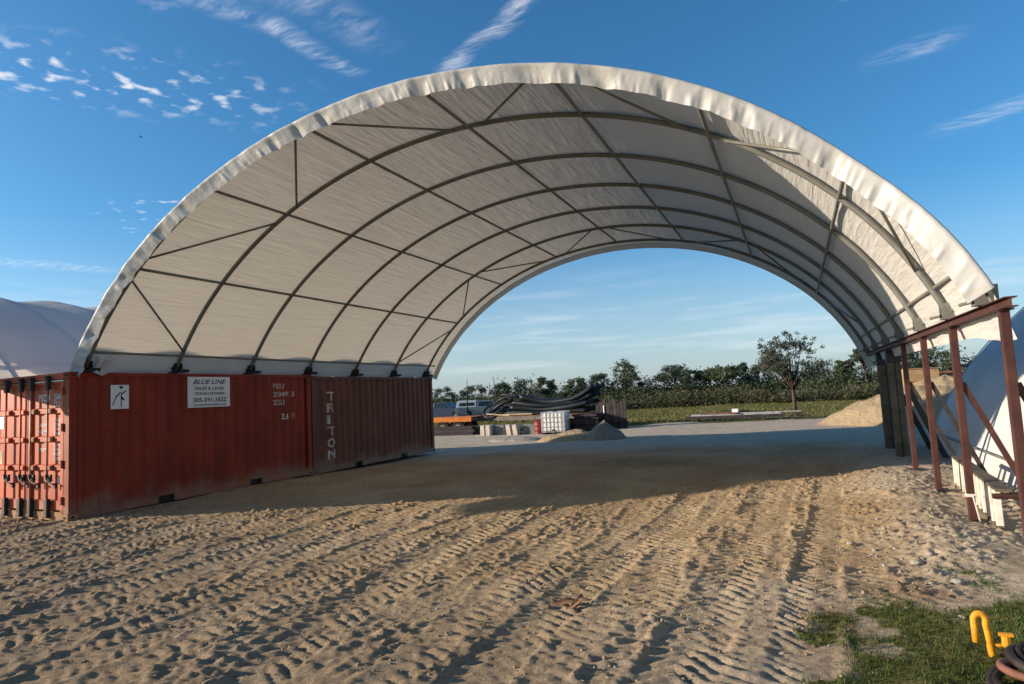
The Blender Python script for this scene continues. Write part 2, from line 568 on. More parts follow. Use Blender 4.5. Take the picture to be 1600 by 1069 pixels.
def ground_mat():
    m, t, bs = material('yard_ground')
    tc = t.n('ShaderNodeTexCoord').outputs['Object']

    def att(n):
        a = t.n('ShaderNodeAttribute')
        a.attribute_name = n
        return a.outputs['Fac']
    grav, gras, red, damp = att('gravel'), att('grass'), att('rust'), att('churned')
    n1 = t.noise(tc, 0.55, 6, 0.6, 0.4)
    n2 = t.noise(tc, 3.2, 6, 0.65)
    n3 = t.noise(tc, 26.0, 6, 0.75)
    n4 = t.noise(tc, 95.0, 4, 0.7)
    sand = t.mix(t.mapr(n1, 0.32, 0.68), (0.43, 0.305, 0.175), (0.57, 0.425, 0.255))
    sand = t.mix(t.mapr(n2, 0.42, 0.72, 0, 0.55), sand, (0.36, 0.29, 0.225))
    sand = t.mix(t.math('MULTIPLY', damp, t.mapr(n1, 0.25, 0.65, 0.35, 1.0)), sand, (0.315, 0.240, 0.165))
    gv = t.mix(t.mapr(n2, 0.3, 0.7), (0.47, 0.395, 0.30), (0.65, 0.56, 0.44))
    c = t.mix(t.math('ADD', grav, t.math('MULTIPLY', t.math('SUBTRACT', n1, 0.5), 0.9), clamp=True), sand, gv)
    c = t.mix(t.math('MULTIPLY', red, t.mapr(n2, 0.3, 0.6)), c, (0.17, 0.085, 0.04))
    speck = t.mapr(n3, 0.25, 0.72)
    c = t.mix(speck, t.mix(1.0, c, (0.62, 0.60, 0.58), 'MULTIPLY'), c)
    c = t.mix(t.mapr(n4, 0.62, 0.76, 0, 0.55), c, (0.60, 0.56, 0.50))
    gr = t.mix(t.mapr(n1, 0.35, 0.65), (0.10, 0.105, 0.028), (0.20, 0.165, 0.058))
    gr = t.mix(t.mapr(n2, 0.40, 0.70, 0, 0.8), gr, (0.055, 0.075, 0.02))
    c = t.mix(t.mapr(t.math('ADD', gras, t.math('MULTIPLY', t.math('SUBTRACT', n2, 0.5), 0.7)), 0.35, 0.6), c, gr)
    t.put(bs.inputs['Base Color'], c)
    bs.inputs['Roughness'].default_value = 0.95
    bs.inputs['Specular IOR Level'].default_value = 0.08
    b = t.n('ShaderNodeBump')
    b.inputs['Strength'].default_value = 1.0
    b.inputs['Distance'].default_value = 0.026
    t.put(b.inputs['Height'], t.math('ADD', t.math('MULTIPLY', n3, 1.0), t.math('MULTIPLY', n4, 0.35)))
    t.put(bs.inputs['Normal'], b.outputs[0])
    return m


MAT['ground'] = ground_mat()

# ------------------------------------------------------------------ ground
# wheel tracks: x at y=-2, slope, bend, width, depth, chevron, cleat pitch, cleat height, first y, last y
_tr = np.random.default_rng(21)
TRACKS = []
for _i in range(40):
    _x = -3.0 + 15.4 * ((_i * 0.618) % 1.0)
    TRACKS.append((_x, _tr.uniform(-0.17, 0.05) + 0.010 * (_x - 6), _tr.uniform(-0.004, 0.012), _tr.uniform(0.26, 0.44), _tr.uniform(0.010, 0.026),
                   _tr.choice([-0.8, -0.4, 0.5, 0.8]), _tr.uniform(0.105, 0.165), _tr.uniform(0.014, 0.024), _tr.uniform(-9, -3), _tr.uniform(7, 11)))
TRACKS += [(7.9, -0.16, 0.012, 0.46, 0.034, 0.7, 0.15, 0.026, -7, 9), (9.7, 0.02, 0.003, 0.44, 0.034, 0.8, 0.14, 0.024, -7, 10),
           (10.75, 0.05, 0.001, 0.48, 0.030, 0.9, 0.15, 0.026, -7, 10), (11.45, 0.07, 0.0, 0.40, 0.028, -0.8, 0.13, 0.024, -4, 10), (5.3, -0.15, 0.010, 0.42, 0.028, 0.7, 0.15, 0.025, -7, 8)]
GRASS_POLY = [(11.55, -3.4), (11.70, -2.5), (11.92, -1.45), (12.25, -1.0), (12.62, -0.95), (12.86, -0.15), (13.25, 0.35), (14.6, 0.2), (15.2, -4.0), (11.6, -5.0)]


def poly_dist(x, y, P):
    """signed distance, positive inside"""
    inside = np.zeros(x.shape, bool)
    dmin = np.full(x.shape, 1e9)
    n = len(P)
    for i in range(n):
        ax, ay = P[i]
        bx, by = P[(i + 1) % n]
        t = np.clip(((x - ax) * (bx - ax) + (y - ay) * (by - ay)) / ((bx - ax) ** 2 + (by - ay) ** 2), 0, 1)
        dmin = np.minimum(dmin, np.hypot(x - ax - t * (bx - ax), y - ay - t * (by - ay)))
        c = ((ay > y) != (by > y)) & (x < (bx - ax) * (y - ay) / (by - ay + 1e-12) + ax)
        inside ^= c
    return np.where(inside, dmin, -dmin)


def ground_base(x, y):
    z = -0.13 * sstep(3, 12, y) * sstep(6, 0, x)
    z = z + 0.12 * sstep(2.5, 6.5, y) * np.exp(-((x - 13.6) / 1.3) ** 2) * sstep(16, 9, y)
    z = z + 0.10 * np.exp(-((x - 12.9) / 0.5) ** 2) * sstep(-0.5, 0.8, y) * sstep(8, 4, y)
    z = z - 0.25 * sstep(26, 40, y) * sstep(120, 60, y)
    return z


def ground_h(x, y):
    """full height of the yard: slack ground, ruts, tyre cleats, clods"""
    z = ground_base(x, y)
    near = sstep(13, 6, y) * sstep(-9, -5, y)
    far = sstep(40, 16, y)
    z = z + (fbm(x * 0.45, y * 0.45, 1, 3) - 0.5) * 0.085 * (0.35 + 0.65 * near) * far
    h = np.zeros_like(z)
    rough = (fbm(x * 2.3, y * 1.7, 5, 5, 0.62) - 0.5) * 0.023
    clod = np.maximum(0, fbm(x * 9.0, y * 8.0, 11, 3, 0.65) - 0.52) * 0.070
    dent = np.maximum(0, fbm(x * 5.2, y * 4.2, 31, 2, 0.5) - 0.60) * -0.045
    fine = np.maximum(0, fbm(x * 19.0, y * 17.0, 15, 2, 0.6) - 0.50) * 0.11 * sstep(0.25, 0.60, vnoise(x * 1.4, y * 1.4, 16))
    h = h + rough + clod + dent + fine
    for i, (x0, sl, bd, wd, dp, sg, pit, amp, ya, yb) in enumerate(TRACKS):
        t = y + 2.0
        xp = x0 + sl * t + bd * t * t + (vnoise(y * 0.4 + i * 3.1, y * 0 + i, 60) - 0.5) * 0.22
        d = (x - xp) / math.sqrt(1 + sl * sl)
        fade = sstep(ya, ya + 1.5, y) * sstep(yb, yb - 2.5, y) * sstep(0.14, 0.34, vnoise(y * 0.5 + 7 * i, x * 0.2 + 3 * i, 70))
        inn = sstep(wd * 0.55, wd * 0.46, np.abs(d) + (vnoise(x * 11, y * 11, 72) - 0.5) * 0.03)
        ph = (y + np.abs(d) * sg + 0.05 * (vnoise(x * 3, y * 3 + i, 74) - 0.5)) / pit
        fr = ph - np.floor(ph)
        cle = sstep(0.04, 0.20, fr) * sstep(0.95, 0.60, fr) * (0.30 + 1.2 * fbm(x * 6 + i, y * 6, 80, 2)) * (0.25 + 0.75 * sstep(0.12, 0.40, vnoise(x * 2.1 + i, y * 2.1, 82)))
        bed = -dp * 0.8 + cle * amp + (vnoise(x * 21, y * 21, 90) - 0.5) * 0.008
        m = inn * fade
        h = h * (1 - 0.80 * m) + bed * m
        berm = np.exp(-((np.abs(d) - wd * 0.58) / 0.05) ** 2) * fade
        h = h + berm * 0.045 * np.maximum(0, fbm(x * 9, y * 8, 95, 2) - 0.50)
    h = h + (fbm(x * 15, y * 14, 21, 3, 0.6) - 0.5) * 0.022
    # smoother where it is packed hard under the roof and beyond
    under = 0.30 + 0.70 * sstep(9.0, 4.5, y - 0.25 * (x - 5))
    far2 = 0.06 + 0.94 * sstep(16, 9, y)
    g = poly_dist(x, y, GRASS_POLY)
    flat = 1 - 0.65 * sstep(-0.25, 0.15, g)
    edge = sstep(-40, -12, x) * sstep(60, 24, x) * sstep(-40, -12, y)
    return z + h * under * far2 * flat * edge


def axis(lo, hi, fine_lo, fine_hi, step, grow=1.16, mx=40.0):
    a = list(np.arange(fine_lo, fine_hi + 1e-6, step))
    s = step
    while a[-1] < hi:
        s = min(s * grow, mx)
        a.append(a[-1] + s)
    s = step
    b = [fine_lo]
    while b[-1] > lo:
        s = min(s * grow, mx)
        b.append(b[-1] - s)
    return np.array(b[:0:-1] + a)


def build_ground():
    xs = axis(-900, 900, -3.0, 14.6, 0.0225)
    y1 = np.arange(-4.2, 1.0, 0.019)
    y2 = np.arange(1.0, 5.0, 0.03)
    y3 = np.arange(5.0, 11.0, 0.06)
    yt = [11.0]
    s = 0.08
    while yt[-1] < 2200:
        s = min(s * 1.09, 80)
        yt.append(yt[-1] + s)
    yb = [-4.2]
    s = 0.03
    while yb[-1] > -400:
        s = min(s * 1.2, 40)
        yb.append(yb[-1] - s)
    ys = np.concatenate([np.array(yb[:0:-1]), y1, y2, y3, np.array(yt)])
    X, Y = np.meshgrid(xs, ys, indexing='ij')
    Z = ground_h(X, Y)
    V = np.stack([X, Y, Z], -1).reshape(-1, 3)
    me = np_mesh('ground', V, grid_faces(len(xs), len(ys)))
    x, y = V[:, 0], V[:, 1]
    n = fbm(x * 0.35, y * 0.35, 41, 4)
    grav = sstep(9.5, 13.5, y - 0.30 * (x - 6) + (n - 0.5) * 5) * 0.95
    grav = np.maximum(grav, sstep(12.0, 13.2, x + (n - 0.5) * 1.2) * 0.75)
    grav = np.maximum(grav, 0.55 * np.exp(-((x - 11.6) / 0.9) ** 2) * sstep(0.5, -1.5, y))
    grass = sstep(23.3, 24.8, y + (n - 0.5) * 4 - 1.4 * sstep(4, 9, x)) * 1.0
    grass = np.maximum(grass, sstep(-26, -32, x + n * 5))
    g = poly_dist(x, y, GRASS_POLY)
    nn = fbm(x * 2.5, y * 2.5, 130, 4)
    grass = np.maximum(grass, 0.62 * sstep(-0.15, 0.30, g + (nn - 0.56) * 1.9))
    grass = np.maximum(grass, sstep(-6, -9, y) * 0.6)
    rust = np.exp(-((x - 11.72) / 0.22) ** 2 - ((y + 1.9) / 0.75) ** 2) + 0.7 * np.exp(-((x - 12.3) / 0.6) ** 2 - ((y + 0.85) / 0.22) ** 2)
    rust = rust + 0.5 * np.exp(-((x - 7.5) / 1.6) ** 2 - ((y - 8.5) / 1.1) ** 2)
    churn = np.clip(0.75 * sstep(-0.4, -2.6, y + 0.10 * (x - 8) + (n - 0.5) * 3.0) + 0.65 * sstep(6.5, 2.0, x + (n - 0.5) * 4) * sstep(4, 0, y), 0, 0.9)
    for nm, a in (('churned', churn), ('gravel', grav), ('grass', grass), ('rust', np.clip(rust, 0, 1))):
        at = me.attributes.new(nm, 'FLOAT', 'POINT')
        at.data.foreach_set('value', a.astype(np.float32))
    link('ground', me, MAT['ground'], None, True, kind='structure')


build_ground()


def gz(x, y):
    return float(ground_h(np.array([float(x)]), np.array([float(y)]))[0])


# ------------------------------------------------------------------ sheltering roof
CX, CZ, R0 = 6.654, -1.58, 7.947
NODES = [(-0.0808, 2.66), (1.2542, 4.3346), (2.9936, 5.4452), (4.9649, 6.1025), (6.9641, 6.3061), (8.9432, 6.0411), (10.768, 5.3224), (12.3194, 4.1296), (13.388, 2.43)]
PH = [math.atan2(z - CZ, x - CX) for x, z in NODES]
_rad = [math.hypot(x - CX, z - CZ) for x, z in NODES]
_pf = np.polyfit(PH, _rad, 4)


def arch(ph, dr=0.0):
    r = np.polyval(_pf, ph) + dr
    return CX + r * np.cos(ph), CZ + r * np.sin(ph)


RIB_Y = [0.23 + 1.942 * i for i in range(7)]
PH_L, PH_R = R(149.0), R(27.9)


def rib_y(i, x):
    return RIB_Y[i] + (0.10 + 0.045 * x - 0.30 * float(sstep(12.2, 13.5, x)) if i == 0 else 0.0)


shelter = thing('arched_shelter', 'large white fabric arched shelter open at both ends, spanning containers and steel posts', 'shelter', (6.65, 0.2, 0))


def sub(name, mb, mat, parent=shelter, smooth=False, **k):
    """part of the roof: drop in world space, parent keeps its place"""
    o = mb.build(name, mat, parent, smooth, **k)
    o.matrix_parent_inverse = Matrix.Translation(-Vector(parent.location))
    return o


def fabric():
    nphi, ny = 220, 190
    ph = np.linspace(PH_L, PH_R, nphi)
    v = np.linspace(0, 1, ny)
    P, Vv = np.meshgrid(ph, v, indexing='ij')
    P = P + (R(0.8) * sstep(0.02, 0.12, Vv)) * sstep(R(60), PH_R, P)      # only the front corner hangs low
    x0, _ = arch(P)
    yf = 0.16 + 0.05 * x0 - 0.45 * sstep(12.2, 13.5, x0)
    y = yf + Vv * (12.52 - yf)
    t = np.clip((y - RIB_Y[0]) / 1.942, 0, 6)
    sag = np.abs(np.sin(np.pi * t)) ** 0.8
    dr = 0.058 - 0.022 * sag + (fbm(P * 22, y * 1.5, 3, 3) - 0.5) * 0.020
    ends = sstep(R(4.0), 0, np.minimum(PH_L - P, np.maximum(0, P - PH_R - R(0.8))))
    dr = dr + ends * (vnoise(y * 3.1, P * 3, 8) - 0.5) * 0.06
    x, z = arch(P, dr)
    z = np.where(P > R(146), np.maximum(z, np.where(y > 6.1, 2.545, 2.575) + 0.03 * np.sin(y * 9) * vnoise(y * 2, y * 0, 4)), z)
    me = np_mesh('fabric_cover', np.stack([x, y, z], -1).reshape(-1, 3), grid_faces(nphi, ny))
    o = link('fabric_cover', me, MAT['fabric'], shelter, True)
    o.matrix_parent_inverse = Matrix.Translation(-shelter.location)
    # valance: the front edge of the cover, folded over the first hoop and laced back
    nphi, nv = 1100, 14
    ph = np.linspace(PH_L - R(0.4), R(31.6), nphi)
    v = np.linspace(0, 1, nv)
    P, Vv = np.meshgrid(ph, v, indexing='ij')
    x0, _ = arch(P)
    yf = 0.12 + 0.05 * x0 - 0.45 * sstep(12.2, 13.5, x0)
    s = P * 8.0
    wr = (fbm(s * 3.4, Vv * 0.9 + s * 0.4, 50, 3, 0.5) - 0.5)
    pl = np.abs(np.sin(s * 4.3 + Vv * 0.8 + 5 * vnoise(s * 0.8, Vv * 0, 55))) ** 9 * (0.3 + vnoise(s * 1.7, Vv * 0, 57))
    dr = np.interp(Vv, [0, 0.18, 0.36, 1], [0.075, 0.085, 0.060, -0.175])
    y = yf + np.interp(Vv, [0, 0.18, 0.36, 1], [0.22, 0.03, -0.02, 0.06])
    cr = np.maximum(0, fbm(s * 11.0 + Vv * 1.5, Vv * 1.1, 52, 2) - 0.5)
    y = y - cr * 0.05 * sstep(0.3, 0.9, Vv) - wr * 0.050 * sstep(0.1, 0.5, Vv) + pl * 0.040 * sstep(0.2, 0.7, Vv)
    dr = dr + wr * 0.006 * sstep(0.0, 0.3, Vv) + (vnoise(s * 4, Vv * 0, 58) - 0.5) * 0.022 * sstep(0.7, 1, Vv)
    x, z = arch(P, dr)
    me = np_mesh('front_valance', np.stack([x, y, z], -1).reshape(-1, 3), grid_faces(nphi, nv))
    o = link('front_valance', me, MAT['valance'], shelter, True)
    o['label'] = 'crumpled white fabric edge folded over the front hoop'
    o.matrix_parent_inverse = Matrix.Translation(-shelter.location)
    # inner lining strip of the fold and the rolled rear edge
    ph = np.linspace(PH_L, PH_R, 160)
    for nm, yy, ra, rb, wd in (('rear_valance', 12.50, 0.05, -0.13, 0.05), ):
        v = np.linspace(0, 1, 6)
        P, Vv = np.meshgrid(ph, v, indexing='ij')
        x, z = arch(P, ra + (rb - ra) * Vv)
        y = yy + wd * np.sin(Vv * 3) + (fbm(P * 30, Vv, 66, 3) - 0.5) * 0.05
        me = np_mesh(nm, np.stack([x, y, z], -1).reshape(-1, 3), grid_faces(160, 6))
        o = link(nm, me, MAT['fabric'], shelter, True)
        o.matrix_parent_inverse = Matrix.Translation(-shelter.location)


fabric()

FOOT_L, FOOT_R = PH[0], PH[-1]
for i in range(7):
    ph = np.linspace(FOOT_L, FOOT_R, 64)
    x, z = arch(ph)
    pts = [(a, rib_y(i, a), b) for a, b in zip(x, z)]
    sub('rib', MB().tube(pts, 0.040, 10), MAT['galv'], smooth=True)
for k in range(1, 8):
    pts = []
    for i in range(7):
        x, z = arch(PH[k], -0.01)
        pts.append((x, rib_y(i, x), z))
    sub('purlin', MB().tube(pts, 0.027, 8), MAT['galv'], smooth=True)


def on_rib(i, ph, dr=0.0):
    x, z = arch(ph, dr)
    return (x, rib_y(i, x), z)


for a, b in ((1, 0), (5, 6)):              # zig-zag wind braces in the first and last bay
    e = R(1.8)
    seq = [(FOOT_L - R(3.0), PH[1] + e), (PH[2] + e, PH[1] - e), (PH[2] - e, PH[3] + e), (PH[4] + e, PH[3] - e),
           (PH[4] - e, PH[5] + e), (PH[6] + e, PH[5] - e), (PH[6] - e, PH[7] + e), (FOOT_R + R(5), PH[7] - e)]
    for pa, pb in seq:
        sub('brace', MB().tube([on_rib(a, pa, -0.02), on_rib(b, pb, -0.02)], 0.020, 8), MAT['galv'], smooth=True)
for ph in (R(145.6), R(33.8)):             # long pipe that tensions the foot of the cover
    x, z = arch(ph, 0.03)
    sub('tension_pipe', MB().tube([(x, 0.40 if ph > 1.5 else 0.66, z), (x, 6, z - 0.01), (x, 12.3, z)], 0.024, 8), MAT['galv'], smooth=True)
for i in range(7):
    for side, ph in ((0, FOOT_L), (1, FOOT_R)):
        x, z = arch(ph)
        y = rib_y(i, x)
        zt = (2.591 if y < 6.1 else 2.561) if side == 0 else 2.43
        k_ = 1.0 if side == 0 else 0.6
        m = MB().box((x, y, zt + 0.012), (0.34 * k_, 0.26 * k_, 0.02))
        m.box((x, y - 0.065, zt + 0.11), (0.20, 0.012, 0.18)).box((x, y + 0.065, zt + 0.11), (0.20, 0.012, 0.18))
        m.tube([(x, y - 0.12, zt + 0.10), (x, y + 0.12, zt + 0.10)], 0.018, 8)
        m.tube([(x + (0.10 if side == 0 else -0.1), y, zt + 0.05), (x + (0.18 if side == 0 else -0.18), y + 0.16, zt + 0.04)], 0.030 * k_, 8)
        ft = sub('foot_bracket', m, MAT['dark_steel'] if side == 0 else MAT['galv'])
        for dx in (-0.13 * k_, 0.13 * k_):
            b_ = MB().tube([(x + dx, y + 0.09 * k_, zt + 0.01), (x + dx, y + 0.09 * k_, zt + 0.05)], 0.014, 6)
            o = b_.build('bolt', MAT['dark_steel'], ft)
# loose corner of the cover bunched at the front left foot
nphi, nv = 18, 16
U, Vv = np.meshgrid(np.linspace(0, 1, nphi), np.linspace(0, 1, nv), indexing='ij')
x = 0.06 + 0.05 * np.sin(U * 9) * (0.3 + Vv) + 0.03 * np.sin(Vv * 7)
y = 0.42 + 0.34 * U + 0.05 * np.sin(Vv * 5 + U * 3)
z = 2.90 - (0.33 + 0.06 * np.sin(U * 5)) * Vv
me = np_mesh('corner_flap', np.stack([x, y, z], -1).reshape(-1, 3), grid_faces(nphi, nv))
o = link('corner_flap', me, MAT['valance'], shelter, True)
o['label'] = 'bunched loose white corner of the cover above the container'
o.matrix_parent_inverse = Matrix.Translation(-shelter.location)
# ------------------------------------------------------------------ steel frame on the right
frame = thing('steel_support_frame', 'red-brown primed steel beam on square posts with slanting braces, carrying the shelter', 'steel frame', (13.39, 0, 0))
BX = 13.39
bm_ = MB()
bm_.box((BX, 6.1, 2.424), (0.10, 12.5, 0.010)).box((BX, 6.1, 2.342), (0.10, 12.5, 0.010)).box((BX, 6.1, 2.383), (0.010, 12.5, 0.071))
sub('beam', bm_, MAT['primer'], frame)
for i, y in enumerate((0.10, 2.17, 4.12, 6.06)):
    g = gz(BX, y) - 0.12
    w = 0.078 if i < 3 else 0.075
    sub('post', MB().box((BX, y, (2.337 + g) / 2), (w, w, 2.337 - g)), MAT['primer'], frame, bevel=0.008)
    sub('base_plate', MB().box((BX, y, g + 0.11), (0.26, 0.26, 0.02)), MAT['dark_steel'], frame)
    sub('cap_plate', MB().box((BX, y, 2.331), (0.13, 0.15, 0.011)), MAT['primer'], frame)
    for dy in (-0.06, 0.06):
        sub('bolt', MB().tube([(BX - 0.055, y + dy, 2.318), (BX - 0.055, y + dy, 2.346)], 0.009, 6), MAT['dark_steel'], frame)
    xe = 14.12
    sub('brace', MB().bar((BX + 0.04, y + 0.01, 1.66), (xe, y + 0.02, gz(xe, y) - 0.06), 0.05, 0.055), MAT['primer'] if i < 2 else MAT['dark_steel'], frame)
strap = MB()
g = gz(BX, 2.17)
strap.box((BX, 2.17, g + 0.30), (0.094, 0.094, 0.035)).bar((BX + 0.01, 2.12, g + 0.30), (BX + 0.055, 2.115, g - 0.01), 0.025, 0.010)
sub('strap', strap, MAT['strap'], frame, label='white strap tied low round a post')
for px_, y, lab, w in ((13.50, 8.35, 'thick brown-grey timber post nearest the steel posts, under the beam', 0.115),
                       (13.56, 10.25, 'darker olive timber post behind the first, at the far end of the beam', 0.155)):
    g = gz(BX, y) - 0.15
    t = thing('timber_post', lab, 'post', (px_, y, 0), 0, 'timber posts under the far half of the beam')
    for k, dx in enumerate((-w / 2 - 0.003, w / 2 + 0.003)):
        MB().box((dx, 0.02 * k, (2.06 + g) / 2), (w - 0.004, 0.24, 2.06 - g)).build('plank', MAT['timber'], t, bevel=0.012)
    MB().box((0, 0, 2.195), (w * 2.3, 0.26, 0.265)).build('cap', MAT['dark_steel'], t)
    MB().bar((0.2, -0.15, 1.50), (0.74, -0.15, gz(BX + 0.74, y) - 0.05), 0.08, 0.10).build('brace', MAT['dark_steel'], t)

# low white picket rack lying beside the posts
pk = thing('picket_rack', 'low row of chalky white pickets under a plank beside the steel posts', 'rack', (13.55, 1.72, 0), R(-3.8))
g0 = 0.06
MB().box((0.05, 1.62, g0 + 0.41), (0.15, 3.4, 0.03)).build('top_plank', MAT['timber'], pk)
MB().box((0.0, 1.62, g0 - 0.02), (0.06, 3.3, 0.06)).build('bottom_rail', MAT['timber'], pk)
for k in range(13):
    y = 0.03 + k * 0.262
    MB().box((0, y, g0 + 0.205), (0.062, 0.075, 0.39), Matrix.Rotation(R(random.uniform(-3, 3)), 3, 'X')).build('picket', MAT['picket'], pk, bevel=0.006)
MB().tube([(-0.05, -0.02, g0 + 0.34), (0.40, 0.02, g0 + 0.34)], 0.03, 8).build('end_rail', MAT['primer'], pk)

# ------------------------------------------------------------------ containers
LEN, WID, HGT = 6.058, 2.438, 2.591
PITCH = 0.2785


def corr(y):
    """depth of the wall corrugation at a place along the side (0 proud, -0.044 recessed)"""
    t = ((y - 0.16) % PITCH) / PITCH
    if t < 0.25:
        return 0.0
    if t < 0.5:
        return -0.044 * (t - 0.25) / 0.25
    if t < 0.75:
        return -0.044
    return -0.044 * (1 - (t - 0.75) / 0.25)


CORR_BREAKS = [0.16 + PITCH * (k + q) for k in range(21) for q in (0, 0.25, 0.5, 0.75)]
CORR_BREAKS = [b for b in CORR_BREAKS if b <= LEN - 0.16]


def wall_strip(x, sgn, z0, z1, ya=0.16, yb=LEN - 0.16):
    m = MB()
    ys = [ya] + [b for b in CORR_BREAKS if ya < b < yb] + [yb]
    v, f = [], []
    for y in ys:
        v += [(x + sgn * corr(y), y, z0), (x + sgn * corr(y), y, z1)]
    for i in range(len(ys) - 1):
        f.append((2 * i, 2 * i + 2, 2 * i + 3, 2 * i + 1))
    return m.add(v, f)


def text_mesh(s, size, shear=0.0, space=1.0, bold=0.0):
    cu = bpy.data.curves.new('t', 'FONT')
    cu.body = s
    cu.size = size
    cu.shear = shear
    cu.offset = bold
    cu.space_character = space
    cu.align_x = 'LEFT'
    ob = bpy.data.objects.new('t', cu)
    COL.objects.link(ob)
    dg = bpy.context.evaluated_depsgraph_get()
    me = bpy.data.meshes.new_from_object(ob.evaluated_get(dg))
    bpy.data.objects.remove(ob)
    bpy.data.curves.remove(cu)
    return me


def put_text(name, s, size, parent, mat, fn, width=None, shear=0.0, bold=None, breaks=None, space=1.0):
    """flat lettering laid on a surface: fn maps text (u, v) to a place"""
    me = text_mesh(s, size, shear, space, 0.02 * size if bold is None else bold)
    bm = bmesh.new()
    bm.from_mesh(me)
    bpy.data.meshes.remove(me)
    xs = [v.co.x for v in bm.verts]
    if width:
        k = width / (max(xs) - min(xs))
        x0 = min(xs)
        for v in bm.verts:
            v.co.x = (v.co.x - x0) * k
    if breaks:
        for b in breaks:
            bmesh.ops.bisect_plane(bm, geom=list(bm.verts) + list(bm.edges) + list(bm.faces), plane_co=(b, 0, 0), plane_no=(1, 0, 0))
    for v in bm.verts:
        v.co = Vector(fn(v.co.x, v.co.y))
    me = bpy.data.meshes.new(name)
    bm.to_mesh(me)
    bm.free()
    return link(name, me, mat, parent)


def side_text(parent, name, s, size, y0, z0, mat, width=None, off=0.004):
    """lettering sprayed on the inner corrugated side, following the corrugation"""
    br = [b - y0 for b in CORR_BREAKS if y0 < b < y0 + 2.0]
    return put_text(name, s, size, parent, mat, lambda u, v: (-0.014 + corr(y0 + u) + off, y0 + u, z0 + v), width, bold=0.018 * size, breaks=br)


